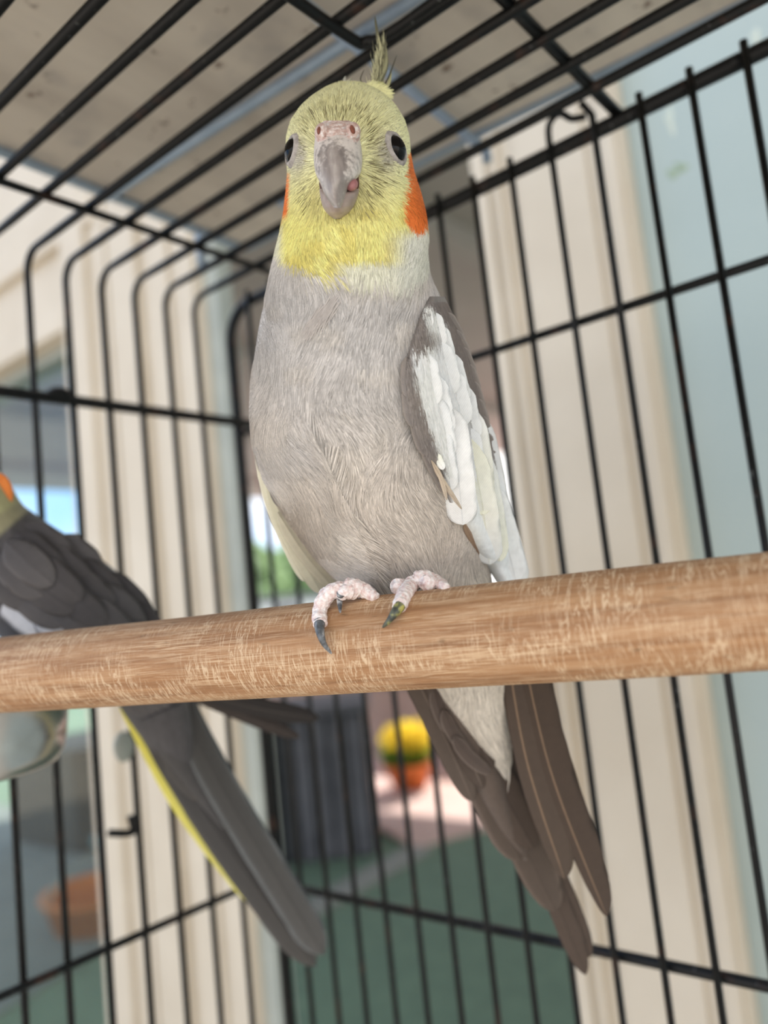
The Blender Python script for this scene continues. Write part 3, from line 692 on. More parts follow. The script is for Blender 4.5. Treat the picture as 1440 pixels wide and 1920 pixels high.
cere = front_loft('cere', [(226, 632, 22, .1980, .2005), (233, 632, 36, .1958, .2000), (243, 632, 42, .1938, .1995), (256, 633, 43, .1924, .1990), (268, 633, 40, .1918, .1975), (277, 633, 30, .1916, .1935)], M_CERE, bird, noise=0.0009)
lobe(603, 247, 13, 17, .1952, .0022, M_CERE, 'cere_lobe', cere, 0.1); lobe(662, 245, 14, 17, .1950, .0022, M_CERE, 'cere_lobe', cere, -0.2)
M_NOST = plain('nostril', (150, 92, 74), 0.9, (96, 54, 44), 900)
lobe(598, 245, 4, 8, .1937, .0010, M_NOST, 'nostril', cere, 0.1); lobe(661, 243, 5, 9, .1932, .0010, M_NOST, 'nostril', cere, -0.35)
M_MOUTH = plain('mouth', (92, 52, 50), 0.6); M_TONGUE = plain('tongue', (176, 122, 122), 0.45, (150, 100, 102), 300)
front_loft('mouth', [(328, 636, 36, .1945, .1985), (345, 636, 38, .1938, .1985), (362, 636, 34, .1942, .1985), (376, 636, 24, .1950, .1985)], M_MOUTH, bird)
lobe(659, 346, 12, 13, .1928, .0022, M_TONGUE, 'tongue', bird, 0.5)
front_loft('lower_beak', [(354, 636, 37, .1950, .1972), (358, 636, 37, .1925, .1972), (362, 636, 36.5, .1912, .1974), (374, 635, 34, .1908, .1978), (388, 634, 29, .1916, .1985), (398, 633, 22, .1932, .1990), (406, 632, 13, .1955, .1998), (410, 632, 5, .1975, .2002)],
    plain('lower_beak_horn', (172, 156, 148), 0.45, (142, 126, 120), 300), bird)

# --- crest
cg = np.random.default_rng(4)
for i, (b, m1, t, w, c) in enumerate([
    ((697, 168, .228), (712, 120, .231), (703, 30, .236), 3.4, (126, 124, 100)), ((700, 170, .228), (722, 118, .232), (716, 66, .236), 5.0, (176, 174, 138)),
    ((704, 172, .2285), (724, 124, .232), (719, 78, .236), 4.0, (116, 114, 92)), ((700, 166, .2285), (716, 110, .2325), (708, 58, .2365), 2.6, (92, 90, 74)),
    ((708, 172, .229), (726, 150, .232), (744, 103, .236), 1.2, (96, 92, 76)), ((690, 163, .229), (676, 150, .231), (683, 130, .234), 1.0, (110, 106, 90)),
    ((712, 176, .229), (728, 158, .232), (733, 130, .235), 3.0, (214, 212, 160)), ((690, 168, .2275), (712, 160, .229), (726, 166, .231), 7.0, (222, 220, 158)),
    ((684, 166, .2275), (706, 156, .229), (720, 150, .231), 6.0, (228, 226, 170)), ((700, 174, .228), (716, 176, .230), (724, 184, .232), 5.0, (206, 202, 130)),
    ((648, 158, .2285), (646, 150, .230), (648, 143, .232), 2.4, (226, 226, 214)), ((655, 158, .2285), (654, 152, .230), (660, 146, .232), 1.4, (226, 224, 200))]):
    feather('crest_feather', bird, [b, m1, t], w, c, tuple(int(q * 0.8) for q in c), n=14, m=3, shape=(0.3, 0.45), seed=i)

def crest_barbs():
    g = np.random.default_rng(17); n = 150; t = g.random(n)
    x = 700 + 20 * t + g.normal(size=n) * 4; y = 172 - 85 * t + g.normal(size=n) * 4; d = 0.2275 + 0.0060 * t
    tip = np.c_[x + 1 + 5 * g.normal(size=n) - 6 * t, y - 16 - 22 * g.random(n)]
    c = np.where(g.random(n)[:, None] < 0.5, s2l((196, 194, 156)), s2l((110, 108, 88)))
    strands('crest_barbs', bird, np.c_[x, y], tip, d, d + 0.001, np.full(n, 0.00010), np.full(n, 0.0004), c, M_BARB)
    n = 500; x = 684 + 40 * g.random(n); y = 160 + 14 * g.random(n) + (x - 684) * 0.25; tip = np.c_[x + 10 + 8 * g.random(n), y - 2 - 14 * g.random(n) + (x - 684) * 0.25]
    strands('crest_barbs', bird, np.c_[x, y], tip, np.full(n, 0.2265), np.full(n, 0.2275), np.full(n, 0.00011), np.full(n, 0.0004), np.tile(s2l((240, 238, 182)), (n, 1)) * (0.75 + 0.3 * g.random(n))[:, None], M_BARB)
crest_barbs()
# --- near wing (image right) with its feathers
def wing_depth(x, y):
    xl = np.interp(y, WY, WL); xr = np.interp(y, WY, WR); t = np.clip((x - xl) / (xr - xl), 0, 1)
    dl = bird_depth(xl + 4, y) - 0.0025; dr = np.interp(y, WY, WD); return dl * (1 - t) + dr * t - 0.0065 * np.sin(np.pi * t ** 0.85)
WY = [555, 590, 640, 690, 740, 800, 860, 900, 965, 1000, 1050, 1090, 1120]
WL = [806, 788, 772, 756, 757, 773, 800, 822, 855, 880, 905, 930, 952]
WR = [834, 850, 874, 891, 903, 918, 935, 945, 960, 968, 978, 987, 994]
WD = [.221, .2225, .224, .2262, .2282, .2305, .2330, .2348, .2372, .2385, .2400, .2415, .2425]
def wing_color(x, y, r):
    x = np.asarray(x, float); y = np.asarray(y, float)
    wl = np.interp(y, [570, 590, 640, 655, 680, 740, 800, 860, 900, 960, 1090], [795, 797, 805, 775, 773, 786, 806, 828, 842, 850, 880])
    wr0 = np.interp(y, [570, 600, 650, 700, 760, 820, 870, 900, 1000, 1090], [812, 832, 842, 858, 878, 906, 930, 950, 975, 995])
    w = sstep(-6, 6, x - wl - 10 * (r - 0.5)) * sstep(-6, 6, wr0 - x - 14 * (r - 0.5)) * sstep(568, 584, y)
    grey = mix(s2l((128, 122, 120)) * np.ones(x.shape + (3,)), s2l((146, 138, 132)), vnoise(x / 15.0, y / 22.0))
    gp = np.exp(-(((x - 805) / 22.0) ** 2 + ((y - 625) / 16.0) ** 2)); w = w * (1 - 0.9 * gp)
    gp = np.exp(-(((x - 880) / 8.0) ** 2 + ((y - 775) / 30.0) ** 2)); w = w * (1 - 0.55 * gp)
    wh = mix(s2l((244, 248, 250)) * np.ones(x.shape + (3,)), s2l((244, 246, 230)), sstep(0.45, 0.75, vnoise(x / 40.0, y / 60.0 + 5)) * 0.25)
    return mix(grey, wh, w)
def make_wing():
    ys = np.linspace(556, 1119, 80); ts = np.linspace(0, 1, 26); V = []; cs = []
    for lay in (0, 1):
        for y in ys:
            xl, xr = np.interp(y, WY, WL), np.interp(y, WY, WR)
            x = xl + (xr - xl) * ts; d = wing_depth(x, np.full_like(x, y)) + (0.0 if lay == 0 else 0.003 * np.sin(np.pi * ts) ** 0.5 + 0.0003)
            V.append(at(x, np.full_like(x, y), d)); cs.append(wing_color(x, np.full_like(x, y), np.full_like(x, 0.5)))
    V = np.concatenate(V); n, m = len(ys), len(ts); F = []
    for i in range(n - 1):
        for j in range(m - 1):
            q = (i * m + j, (i + 1) * m + j, (i + 1) * m + j + 1, i * m + j + 1); F.append(q); F.append(tuple(n * m + v for v in q[::-1]))
        for j in (0, m - 1): F.append((i * m + j, n * m + i * m + j, n * m + (i + 1) * m + j, (i + 1) * m + j))
    for i in (0, n - 1):
        for j in range(m - 1): F.append((i * m + j, i * m + j + 1, n * m + i * m + j + 1, n * m + i * m + j))
    return link('wing', mesh('wing', V, F, col=np.concatenate(cs)), M_PLUME, bird)
wing = make_wing()
def wf(path, w, c0, c1=None, off=0.0016, **kw):
    P = []
    for i, (x, y) in enumerate(path):
        P.append((x, y, float(wing_depth(np.array(float(x)), np.array(float(y)))) - 0.45 * off * (0.4 + 0.6 * i / (len(path) - 1))))
    return feather('feather', wing, P, w, c0, c1, **kw)
G1, G2 = (132, 126, 123), (150, 142, 136); W1, W2, CY = (242, 246, 248), (248, 250, 250), (246, 247, 228)
# long white secondaries and primaries over the perch
wf([(915, 900), (945, 1000), (968, 1092)], 26, W1, W2, 0.0012, shape=(0.2, 0.8), rach=(214, 218, 220))
wf([(935, 930), (962, 1020), (982, 1094)], 16, W1, W2, 0.0008, shape=(0.2, 0.8), edge=(206, 206, 206))
wf([(880, 820), (905, 950), (918, 1058)], 27, CY, W2, 0.0062, shape=(0.2, 0.84), rach=(226, 228, 208))
wf([(905, 840), (925, 960), (938, 1052)], 20, W1, CY, 0.0024, shape=(0.2, 0.8))
wf([(842, 760), (858, 880), (868, 984)], 29, W2, W2, 0.0085, shape=(0.15, 0.86), rach=(224, 228, 230), seed=3)
wf([(880, 760), (898, 860), (905, 965)], 25, W2, CY, 0.0032, shape=(0.2, 0.8))
wf([(905, 780), (926, 870), (940, 950)], 15, W1, W1, 0.0020, shape=(0.2, 0.8), edge=(208, 210, 210))
for i, (x, y, x1, y1, w) in enumerate([(812, 700, 838, 820, 24), (842, 690, 868, 800, 26), (868, 720, 890, 830, 20), (795, 660, 815, 760, 22), (822, 640, 848, 740, 24), (845, 660, 872, 760, 18), (815, 740, 842, 860, 22),
    (846, 790, 866, 900, 26), (826, 800, 846, 920, 20), (876, 800, 898, 900, 22)]):
    wf([(x, y), ((x + x1) / 2 - 2, (y + y1) / 2), (x1, y1)], w, W1, W2, 0.0030 - 0.0001 * i, shape=(0.2, 0.7), seed=i, rach=(224, 230, 232))
for x, y, x1, y1, w in [(800, 575, 808, 612, 8), (812, 585, 828, 650, 15), (822, 610, 842, 680, 17), (832, 640, 850, 700, 14)]: wf([(x, y), ((x + x1) / 2, (y + y1) / 2), (x1, y1)], w, W1, W2, 0.0034, shape=(0.2, 0.65))
# grey shoulder edge and grey leading edge
for i in range(9):
    y = 585 + i * 32; xr = np.interp(y, WY, WR); y1 = y + 62; xr1 = np.interp(y1, WY, WR)
    wf([(xr - 13, y), ((xr + xr1) / 2 - 9, (y + y1) / 2), (xr1 - 7, y1)], 11, G1, G2, 0.0012, shape=(0.2, 0.6), seed=20 + i, edge=(160, 152, 146))
for i, (x, y, x1, y1, w) in enumerate([(763, 668, 764, 745, 10), (765, 720, 775, 800, 13), (778, 775, 800, 855, 13), (795, 825, 826, 900, 13), (772, 700, 785, 775, 10), (790, 770, 812, 850, 10), (812, 870, 838, 925, 9)]):
    wf([(x, y), ((x + x1) / 2 - 3, (y + y1) / 2), (x1, y1)], w, G2, G1, 0.0036, shape=(0.2, 0.65), seed=40 + i, edge=(158, 148, 140))
wf([(818, 850), (824, 866), (832, 880)], 8, CY, W2, 0.0085, shape=(0.2, 0.6))
for i, (x1, y1) in enumerate([(848, 930), (858, 945), (866, 955), (838, 938)]): wf([(808, 862), (826, 895), (x1, y1)], 4.5, (196, 178, 156), (206, 192, 174), 0.0095 + 0.0006 * i, shape=(0.3, 0.5), seed=60 + i)
wf([(870, 980), (886, 1010), (898, 1040)], 8, (170, 146, 124), (150, 124, 104), 0.0006, shape=(0.2, 0.6))

def wing_strands(N, seed):
    g = np.random.default_rng(seed); y = 566 + (868 - 566) * g.random(N); xl = np.interp(y, WY, WL); xr = np.interp(y, WY, WR); t = 0.03 + 0.95 * g.random(N); x = xl + (xr - xl) * t
    dv = np.c_[0.24 + 0.10 * g.normal(size=N), np.ones(N)]; L = (16 + 26 * g.random(N)); tip = np.c_[x, y] + dv * L[:, None]
    txl = np.interp(tip[:, 1], WY, WL); txr = np.interp(tip[:, 1], WY, WR); tip[:, 0] = np.clip(tip[:, 0], txl - 2, txr + 1)
    col = np.clip(wing_color(x, y, g.random(N)) * (0.86 + 0.2 * g.random(N))[:, None], 0, 0.95)
    strands('plumage', wing, np.c_[x, y], tip, wing_depth(x, y) - 0.0010 - 0.0010 * g.random(N), wing_depth(*tip.T), np.full(N, 0.00016), 0.0018 + 0.0006 * g.random(N), col, M_BARB)
wing_strands(10000, 31)
# --- far wing (image left): a pale blade behind the flank with a dark gap
fw = None
def far_wing():
    L = [(840, 474, .2300), (880, 481, .2320), (920, 496, .2340), (980, 522, .2365), (1040, 552, .2390), (1090, 582, .2410), (1115, 602, .2420), (1160, 640, .2440)]
    Rr = [(840, 505), (880, 520), (920, 545), (980, 580), (1040, 615), (1090, 642), (1115, 655), (1160, 680)]
    ys = np.linspace(842, 1158, 44); ts = np.linspace(0, 1, 10); V = []; cs = []
    for lay in (0, 1):
        for y in ys:
            xl = np.interp(y, [q[0] for q in L], [q[1] for q in L]); xr = np.interp(y, [q[0] for q in Rr], [q[1] for q in Rr]); d = np.interp(y, [q[0] for q in L], [q[2] for q in L])
            x = xl + (xr - xl) * ts; V.append(at(x, np.full_like(x, y), d - 0.004 * np.sin(np.pi * ts * 0.9) + 0.004 * ts + 0.0006 * lay))
            c = s2l((226, 222, 200)) * np.ones((10, 3))
            cs.append(c)
    V = np.concatenate(V); n, m = len(ys), 10; F = []
    for i in range(n - 1):
        for j in range(m - 1):
            q = (i * m + j, (i + 1) * m + j, (i + 1) * m + j + 1, i * m + j + 1); F.append(q); F.append(tuple(n * m + v for v in q[::-1]))
        for j in (0, m - 1): F.append((i * m + j, n * m + i * m + j, n * m + (i + 1) * m + j, (i + 1) * m + j))
    for i in (0, n - 1):
        for j in range(m - 1): F.append((i * m + j, i * m + j + 1, n * m + i * m + j + 1, n * m + i * m + j))
    return link('wing', mesh('far_wing', V, F, col=np.concatenate(cs)), M_PLUME, bird)
fw = far_wing()
def ff(pts, w, c0, c1=None, **kw): return feather('feather', fw, pts, w, c0, c1, **kw)
PALE = (232, 228, 206)
ff([(484, 850, .2285), (512, 960, .2325), (570, 1090, .2380)], (10, 10), PALE, (224, 220, 196), shape=(0.1, 0.8))
ff([(500, 900, .2300), (545, 1010, .2345), (602, 1112, .2395)], (16, 16), (222, 218, 194), (206, 200, 176), shape=(0.2, 0.8), rach=(196, 190, 166))
ff([(520, 960, .2310), (572, 1040, .2355), (630, 1108, .2400)], (15, 14), (210, 204, 182), (190, 182, 160), shape=(0.2, 0.8), rach=(180, 172, 150))
ff([(505, 885, .2270), (512, 915, .2280), (524, 950, .2290)], (9, 9), (112, 106, 106), (122, 116, 114), shape=(0.2, 0.6))
ff([(514, 900, .2262), (520, 922, .2270), (524, 945, .2276)], (6, 6), (214, 214, 190), (206, 206, 184), shape=(0.2, 0.6))

# --- wing tips and tail hanging behind the perch
B1, B2, B3 = (72, 60, 52), (60, 50, 44), (50, 42, 36)
RC = (150, 124, 100)
def tipf(parent, pts, w, c0, c1, **kw): return feather('flight_feather', parent, pts, w, c0, c1, n=26, **kw)
tipf(wing, [(940, 1150, .2450), (985, 1420, .2530), (1058, 1648, .2600)], (50, 20), B1, (82, 70, 61), shape=(0.05, 0.66), rach=RC, tilt=0.1)
tipf(wing, [(962, 1130, .2440), (1030, 1440, .2540), (1137, 1718, .2640)], (44, 18), (66, 54, 45), (76, 64, 56), shape=(0.05, 0.62), rach=RC, tilt=0.1)
tipf(wing, [(975, 1130, .2450), (1018, 1360, .2545), (1085, 1565, .2630)], (14, 10), (76, 65, 58), (80, 68, 60), shape=(0.05, 0.7), rach=(214, 200, 178))
tipf(wing, [(985, 1130, .2440), (1006, 1290, .2500), (1036, 1412, .2560)], (15, 9), (96, 80, 66), (92, 78, 66), shape=(0.05, 0.6), rach=(206, 186, 156))
tipf(wing, [(968, 1150, .2440), (990, 1290, .2495), (1026, 1400, .2545)], (6, 5), (226, 216, 198), (214, 200, 178), shape=(0.05, 0.7))
tipf(fw, [(720, 1150, .2480), (828, 1370, .2590), (886, 1502, .2640)], (28, 26), (76, 65, 58), (90, 79, 71), shape=(0.05, 0.7), rach=(120, 106, 96))
tipf(fw, [(740, 1140, .2470), (840, 1330, .2570), (905, 1478, .2630)], (24, 22), (76, 65, 58), (80, 69, 62), shape=(0.05, 0.7), rach=(146, 132, 120))
tipf(fw, [(770, 1150, .2460), (855, 1310, .2560), (925, 1440, .2610)], (20, 16), (76, 65, 58), (80, 69, 62), shape=(0.05, 0.7), rach=(120, 108, 98))
for i, (a, b_, c) in enumerate([((812, 1290), (826, 1340), (850, 1380)), ((830, 1330), (850, 1375), (885, 1420)), ((850, 1380), (880, 1420), (920, 1450))]):
    feather('covert_feather', fw, [(*a, .2548), (*b_, .2562), (*c, .2578)], 13, (78, 67, 61), (88, 77, 71), shape=(0.2, 0.6), edge=(124, 112, 104), seed=70 + i)
def tail():
    P = [(830, 1180, .2500), (880, 1360, .2640), (940, 1520, .2720), (985, 1610, .2760)]
    C = smooth_path([at(*p) for p in P], 8); n = len(C); rr = np.interp(np.linspace(0, 1, n), [0, 0.5, 1], [0.008, 0.006, 0.001]); V, F = tube_geo(C, rr, 14)
    return link('tail', mesh('tail', V, F, col=np.tile(s2l((96, 84, 76)), (len(V), 1))), M_PLUME, bird)
tl = tail()
def tf(pts, w, c0, c1, **kw): return feather('tail_feather', tl, pts, w, c0, c1, n=28, **kw)
tf([(850, 1240, .2560), (990, 1560, .2745), (1098, 1828, .2890)], (24, 20), (76, 65, 58), (80, 68, 60), shape=(0.05, 0.86), rach=(60, 52, 46), notch=0.5)
tf([(870, 1240, .2570), (1010, 1560, .2755), (1106, 1795, .2890)], (20, 14), (76, 65, 58), (80, 68, 60), shape=(0.05, 0.86), rach=(50, 44, 40))
tf([(830, 1260, .2550), (950, 1520, .2705), (1042, 1708, .2800)], (38, 32), (76, 65, 58), (86, 75, 67), shape=(0.05, 0.80), rach=(74, 64, 56), edge=(112, 98, 88))
tf([(815, 1270, .2545), (905, 1470, .2660), (976, 1612, .2740)], (34, 34), (76, 65, 58), (86, 75, 67), shape=(0.05, 0.80), rach=(70, 60, 54), edge=(120, 106, 98))
tf([(850, 1290, .2540), (920, 1440, .2640), (1000, 1590, .2725)], (34, 30), (76, 65, 58), (80, 68, 60), shape=(0.05, 0.8), rach=(56, 48, 42))

# --- feet
def foot_mat():
    k = NM('pink_scaly_skin', 0.7, (226, 200, 196)); v = k.coord()
    c = k.ramp(k.noise(v, 700, 4, 0.65), [(0.32, (216, 184, 180)), (0.46, (234, 216, 212)), (0.6, (246, 240, 238))])
    k.color(c); vo = k.n('ShaderNodeTexVoronoi'); vo.inputs['Scale'].default_value = 900; k.l(v, vo.inputs['Vector']); k.bump(vo.outputs['Distance'], 0.7, 0.0006); return k.m
M_FOOT = foot_mat()
kc = NM('dark_claw', 0.32, (88, 92, 96)); _v = kc.coord((1, 1, 1))
kc.color(kc.ramp(kc.noise(_v, 420, 3), [(0.35, (60, 64, 68)), (0.52, (112, 116, 120)), (0.68, (206, 208, 210))])); M_CLAW = kc.m
kc = NM('soiled_claw', 0.4, (88, 92, 70)); _v = kc.coord((1, 1, 1))
kc.color(kc.ramp(kc.noise(_v, 520, 3), [(0.35, (58, 62, 58)), (0.5, (96, 100, 78)), (0.64, (176, 172, 96))])); M_CLAW2 = kc.m
def toe_pts(px):                                            # (x, y, lift above the perch or depth)
    out = []
    for x, y, h in px:
        d = perch_depth(x, y)
        out.append(at(x, y, (d - h) if d is not None else 0.2045 - h))
    return out
def toe(parent, px, rad, name='toe'):
    P = smooth_path(toe_pts(px), 9); n = len(P); s = np.linspace(0, 1, n)
    r = np.interp(s, np.linspace(0, 1, len(rad)), rad) * (1 + 0.045 * np.sin(s * 46) + 0.03 * np.sin(s * 23 + 1))
    r[0] *= 0.6; r[-1] *= 0.75
    V, F = tube_geo(P, r, 18); return link(name, mesh(name, V, F), M_FOOT, parent)
def claw(parent, px, r0, mat):
    P = smooth_path(toe_pts(px), 8); n = len(P); r = r0 * np.linspace(1, 0, n) ** 0.75 + 0.00012
    V, F = tube_geo(P, r, 14); return link('claw', mesh('claw', V, F), mat, parent)
def hind_toe(parent, u, name='toe'):
    # wraps the far side of the perch
    c = P0 + PD * u; side = np.array([PD[1], -PD[0], 0]); P = []
    for a in np.linspace(95, -35, 14):
        q = math.radians(a); P.append(c + (side * math.cos(q) + np.array([0, 0, 1]) * math.sin(q)) * (PR + 0.0017))
    t = tube(name, P, np.linspace(0.0021, 0.0015, 14), M_FOOT, parent, 12)
    P2 = []
    for a in np.linspace(-33, -58, 8):
        q = math.radians(a); P2.append(c + (side * math.cos(q) + np.array([0, 0, 1]) * math.sin(q)) * (PR + 0.0014 + 0.0004 * abs(a + 33) / 50))
    tube('claw', P2, np.linspace(0.0012, 0.0002, 8), M_CLAW, t, 10)
f1 = toe(bird, [(706, 1122, 0.0005), (684, 1108, 0.0018), (662, 1101, 0.0022), (646, 1100, 0.0022)], [0.0012, 0.0020, 0.0024, 0.0021], 'foot')
t1 = toe(f1, [(650, 1104, 0.0016), (628, 1106, 0.0024), (608, 1124, 0.0022), (599, 1148, 0.0020), (601, 1172, 0.0018)], [0.0020, 0.0020, 0.0021, 0.0019, 0.0019])
claw(f1, [(599, 1166, 0.0022), (600, 1184, 0.0030), (607, 1206, 0.0028), (622, 1226, 0.0010)], 0.0014, M_CLAW)
toe(f1, [(662, 1108, 0.0020), (652, 1108, 0.0034), (643, 1112, 0.0036), (640, 1120, 0.0030)], [0.0022, 0.0021, 0.0017, 0.0014])
claw(f1, [(640, 1112, 0.0046), (637, 1128, 0.0042), (638, 1149, 0.0024)], 0.0011, M_CLAW)
f2 = toe(bird, [(838, 1103, 0.0002), (815, 1090, 0.0014), (794, 1085, 0.0022), (778, 1088, 0.0022)], [0.0010, 0.0019, 0.0023, 0.0021], 'foot')
toe(f2, [(790, 1088, 0.0018), (772, 1096, 0.0024), (757, 1118, 0.0022), (747, 1142, 0.0018)], [0.0020, 0.0021, 0.0020, 0.0017])
claw(f2, [(750, 1136, 0.0022), (741, 1148, 0.0026), (730, 1163, 0.0020), (717, 1177, 0.0008)], 0.0014, M_CLAW2)
for x, y in ((700, 1112), (834, 1096)):
    tube('leg', smooth_path([at(x - 16, y + 2, 0.2045), at(x - 10, y + 2, 0.213), at(x - 4, y - 2, 0.226)], 6), 0.0020, M_FOOT, bird, 12)
for ft, u in ((f1, 0.004), (f1, 0.012), (f2, -0.017), (f2, -0.009)): hind_toe(ft, u)

# ------------------------------------------------------------------ the steel bowl and the darker cockatiel on it
BC = at(-66, 1258, 0.314); BC[2] = H - 0.0240; BR = 0.0375; BH = 0.0265
bowl = empty('steel_bowl', BC - np.array([0, 0, BH]), 'polished steel feeding bowl hung on the cage back below the dark cockatiel', 'bowl')
prof = [(0.0005, -BH), (BR * 0.70, -BH), (BR * 0.84, -BH + 0.0018), (BR * 0.93, -BH + 0.0065), (BR * 0.965, -BH + 0.013), (BR, -0.001), (BR + 0.0022, -0.0004), (BR + 0.0026, 0.0008), (BR + 0.0016, 0.0016), (BR - 0.0008, 0.0012), (BR * 0.95, -BH + 0.013), (BR * 0.90, -BH + 0.0075), (BR * 0.80, -BH + 0.003), (0.0005, -BH + 0.0015)]
V, F = ring_lathe(prof, 64, BC); link('bowl', mesh('bowl', V, F), M_STEEL, bowl)
arm = BC + np.array([0, BR, 0]); tube('hanger', [arm + np.array([-0.012, 0, 0.001]), (arm[0] - 0.012, YC - 0.001, BC[2] + 0.001), (arm[0] - 0.012, YC - 0.001, BC[2] - 0.02)], 0.0016, M_WIRE, bowl)
tube('hanger', [arm + np.array([0.012, 0, 0.001]), (arm[0] + 0.012, YC - 0.001, BC[2] + 0.001), (arm[0] + 0.012, YC - 0.001, BC[2] - 0.02)], 0.0016, M_WIRE, bowl)

b2 = empty('cockatiel', at(80, 1252, 0.314), 'dark charcoal cockatiel with yellow-edged tail, perched on the steel bowl', 'bird')
def b2_body():
    # stations along the bird: x, y, depth, half width across (px), half thickness (m)
    ST = [(-216, 900, .297, 10, .004), (-205, 893, .298, 44, .011), (-178, 884, .300, 68, .0155), (-142, 888, .302, 78, .0170), (-102, 908, .304, 85, .0178), (-62, 945, .306, 88, .0190), (-28, 1004, .309, 90, .0215), (34, 1073, .312, 110, .0250), (108, 1136, .315, 120, .0270),
          (181, 1186, .318, 113, .0250), (240, 1228, .321, 92, .0210), (272, 1268, .324, 72, .0165), (292, 1318, .327, 62, .0125), (312, 1366, .330, 50, .0090), (330, 1410, .332, 36, .0055), (345, 1446, .334, 14, .0025)]
    S_ = np.array(ST, float); n = 70; q = np.linspace(0, 1, n); s0 = np.r_[0, np.cumsum(np.hypot(*np.diff(S_[:, :2], axis=0).T))]; s0 /= s0[-1]
    I = np.array([np.interp(q, s0, S_[:, k]) for k in range(5)]); ker = np.array([1, 2, 3, 2, 1]) / 9.0
    I = np.array([np.convolve(np.pad(v, 2, mode='edge'), ker, 'valid') for v in I])
    tg = np.gradient(I[:2], axis=1); tg /= np.linalg.norm(tg, axis=0); nx, ny = tg[1], -tg[0]           # pixel normal: toward the back (up-right)
    m = 48; V = []; cs = []
    for i in range(n):
        for j in range(m):
            a = 2 * math.pi * j / m; u = math.cos(a); x = I[0, i] + nx[i] * u * I[3, i]; y = I[1, i] + ny[i] * u * I[3, i]
            V.append(at(x, y, I[2, i] - I[4, i] * math.sin(a)))
            if q[i] < 0.27: c = s2l((170, 168, 128))
            else: c = s2l((78, 76, 78)) * (0.85 + 0.3 * random.random())
            if q[i] < 0.31 and q[i] >= 0.27: c = s2l((150, 146, 118))
            cs.append(c)
    F = grid_faces(n, m) + [tuple(range(m)), tuple(range((n - 1) * m, n * m))[::-1]]
    return link('body', mesh('dark_body', V, F, col=np.array(cs)), M_PLUME, b2), I, (nx, ny)
b2b, B2I, B2N = b2_body()
def b2pt(s, u, out=0.0):                                    # point on its near side: s along, u across (-1 belly .. 1 back)
    x0, y0, d0, hw, th = [float(np.interp(s, np.linspace(0, 1, B2I.shape[1]), v)) for v in B2I]
    nx, ny = [float(np.interp(s, np.linspace(0, 1, B2I.shape[1]), v)) for v in B2N]
    return (x0 + nx * u * hw, y0 + ny * u * hw, d0 - th * math.sqrt(max(0, 1 - u * u)) - out)
# cheek patch, eye, beak and crest
def b2_lobe(name, s, u, rx, ry, th, mat, tilt=0.0, out=0.0): x, y, d = b2pt(s, u, out); return lobe(x, y, rx, ry, d, th, mat, name, b2, tilt)
lobe(2, 920, 22, 34, .2968, .0014, plain('orange_plume', (226, 136, 66), 0.8, (210, 116, 52), 300), 'cheek_patch', b2, -0.25)
b2_lobe('eye', 0.10, 0.35, 13, 13, 0.0022, M_EYE)
xb, yb, db = -172, 880, .296
bk2 = smooth_path([at(-204, 893, .297), at(-230, 903, .297), at(-244, 925, .297), at(-242, 947, .297)], 6); tube('upper_beak', bk2, np.linspace(0.0062, 0.0008, len(bk2)), M_BEAK, b2, 14)
for i in range(6): feather('crest_feather', b2, [(-172 + 5 * i, 820, .300), (-166 + 9 * i, 768, .301), (-138 + 14 * i, 718 + 6 * i, .303)], 5, (186, 180, 110), (120, 116, 90), n=12, m=3, shape=(0.3, 0.5), seed=i)
# overlapping back and wing coverts
w2 = None
def b2_wing():
    sv = np.linspace(0.36, 0.86, 30); uv = np.linspace(-0.62, 0.72, 14); V = []; cs = []
    for lay in (0, 1):
        for s in sv:
            for u in uv:
                e = math.sin(math.pi * (u + 0.62) / 1.34) ** 0.5 if 0 < (u + 0.62) / 1.34 < 1 else 0
                p = b2pt(s, u, (0.0030 if lay == 0 else -0.0012) * e); V.append(at(*p)); x, y = p[0], p[1]
                c = s2l((72, 70, 74)); wp = float(sstep(150, 70, x + 0.35 * (1180 - y))) * float(sstep(1128, 1160, y + 0.18 * x))
                cs.append(c + (s2l((222, 224, 230)) - c) * wp)
    n, m = 30, 14; F = []
    for i in range(n - 1):
        for j in range(m - 1):
            q = (i * m + j, (i + 1) * m + j, (i + 1) * m + j + 1, i * m + j + 1); F.append(q); F.append(tuple(n * m + v for v in q[::-1]))
        for j in (0, m - 1): F.append((i * m + j, n * m + i * m + j, n * m + (i + 1) * m + j, (i + 1) * m + j))
    for i in (0, n - 1):
        for j in range(m - 1): F.append((i * m + j, i * m + j + 1, n * m + i * m + j + 1, n * m + i * m + j))
    return link('wing', mesh('dark_wing', V, F, col=np.array(cs)), M_PLUME, b2)
w2 = b2_wing()
g2 = np.random.default_rng(9)
for r_i, s in enumerate(np.arange(0.33, 0.78, 0.075)):
    for k, u in enumerate(np.linspace(-0.55, 0.74, 6)):
        u = u + (0.09 if r_i % 2 else 0); ds = 0.15; ko = 1.0 if u < 0.45 else 0.35; p0 = b2pt(s, u, 0.0024 * ko); p1 = b2pt(s + ds * 0.55, u * 0.98, 0.0044 * ko); p2 = b2pt(s + ds, u * 0.95, 0.0048 * ko)
        if u > 0.93: continue
        b = 60 + 20 * g2.random(); c0 = (b, b - 2, b + 1); c1 = (b + 16, b + 13, b + 14)
        if p1[0] < 135 and p1[1] > 1140 and u < -0.2: c0, c1 = (206, 208, 216), (228, 230, 236)
        feather('feather', w2, [p0, p1, p2], 24 + 8 * g2.random(), c0, c1, shape=(0.25, 0.55), n=12, m=3, camber=0.10, edge=(b + 20, b + 17, b + 17), seed=r_i * 10 + k)
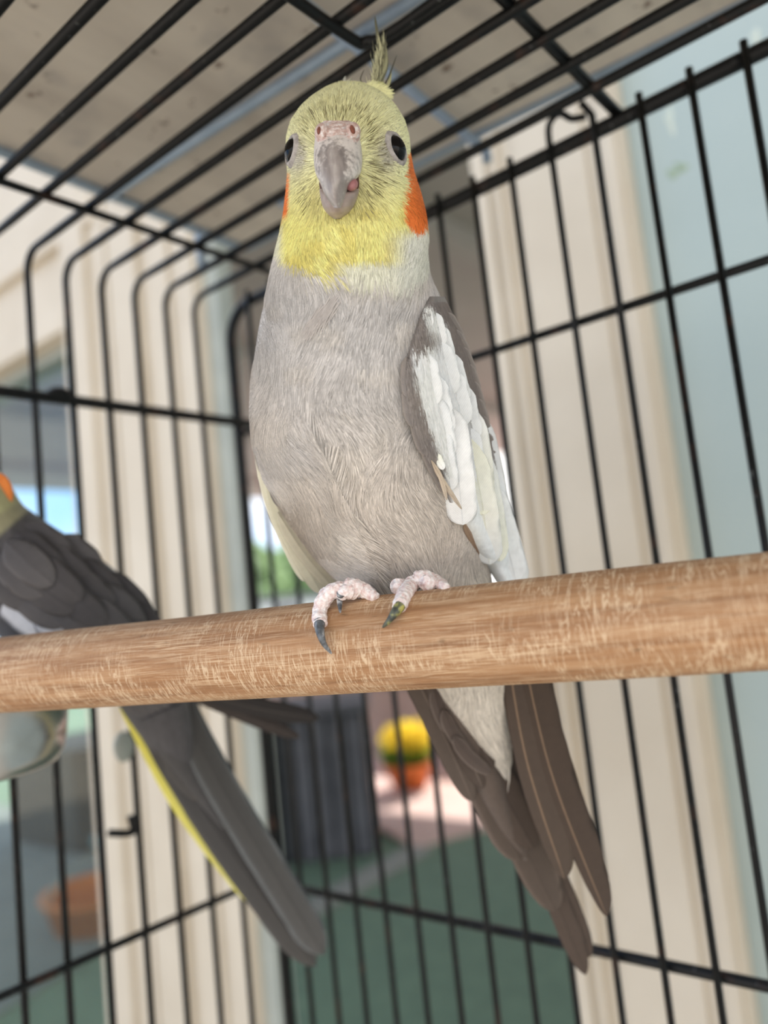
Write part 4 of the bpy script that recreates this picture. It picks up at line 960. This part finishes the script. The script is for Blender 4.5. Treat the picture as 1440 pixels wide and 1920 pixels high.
# wing tips beyond the perch
for pts, w, c in [([(230, 1220, .318), (420, 1312, .330), (598, 1348, .342)], (20, 16), (60, 56, 54)), ([(210, 1225, .317), (400, 1318, .329), (562, 1383, .341)], (14, 12), (74, 66, 62)), ([(190, 1190, .316), (330, 1268, .325), (470, 1318, .334)], (18, 14), (66, 62, 62))]:
    feather('flight_feather', w2, pts, w, c, tuple(int(q * 0.8) for q in c), n=22, shape=(0.05, 0.8), rach=(100, 92, 86))
# tail
def b2_tail():
    C = smooth_path([at(*p) for p in [(262, 1300, .327), (340, 1430, .334), (420, 1550, .341)]], 8); V, F = tube_geo(C, np.interp(np.linspace(0, 1, len(C)), [0, 1], [0.009, 0.001]), 12)
    return link('tail', mesh('dark_tail', V, F, col=np.tile(s2l((74, 72, 72)), (len(V), 1))), M_PLUME, b2)
t2 = b2_tail()
def t2f(pts, w, c0, c1, **kw): return feather('tail_feather', t2, pts, w, c0, c1, n=30, **kw)
t2f([(228, 1300, .3285), (340, 1510, .341), (486, 1700, .353)], (9, 16), (226, 216, 96), (230, 222, 128), shape=(0.03, 0.85))
t2f([(256, 1300, .3270), (395, 1540, .341), (592, 1812, .357)], (34, 30), (66, 65, 66), (78, 75, 72), shape=(0.03, 0.88), rach=(48, 46, 46), edge=(86, 84, 82), notch=0.6, seed=2)
t2f([(318, 1290, .3262), (430, 1500, .3385), (608, 1790, .357)], (30, 30), (60, 59, 58), (88, 86, 84), shape=(0.03, 0.9), rach=(60, 58, 56), edge=(120, 124, 126), notch=0.5, seed=3)
t2f([(285, 1290, .3240), (335, 1400, .3310), (395, 1500, .3370)], (42, 42), (66, 64, 63), (78, 75, 73), shape=(0.05, 0.6), rach=(56, 54, 53), edge=(84, 81, 79), seed=4)
# legs and toes closed on the bowl rim
for ang in (math.radians(-12), math.radians(22)):
    rim = BC + np.array([BR * math.cos(ang), BR * math.sin(ang), 0.0018]); rad = np.array([math.cos(ang), math.sin(ang), 0])
    leg = tube('leg', smooth_path([rim + np.array([0.004, 0.008, 0.040]), rim + np.array([0.002, 0.004, 0.018]), rim + np.array([0, 0, 0.002])], 5), 0.0022, M_FOOT, b2, 12)
    for tw in (-0.35, 0.35):
        for sg in (1, -1):
            tv = np.array([-rad[1], rad[0], 0]) * tw
            tube('toe', smooth_path([rim + np.array([0, 0, 0.0016]), rim + (rad * sg + tv) * 0.004 + np.array([0, 0, 0.0010]), rim + (rad * sg + tv) * 0.0068 + np.array([0, 0, -0.004]), rim + (rad * sg + tv) * 0.006 + np.array([0, 0, -0.009])], 4), [0.0018] * 10 + [0.0015, 0.001, 0.0004], M_FOOT, leg, 8)
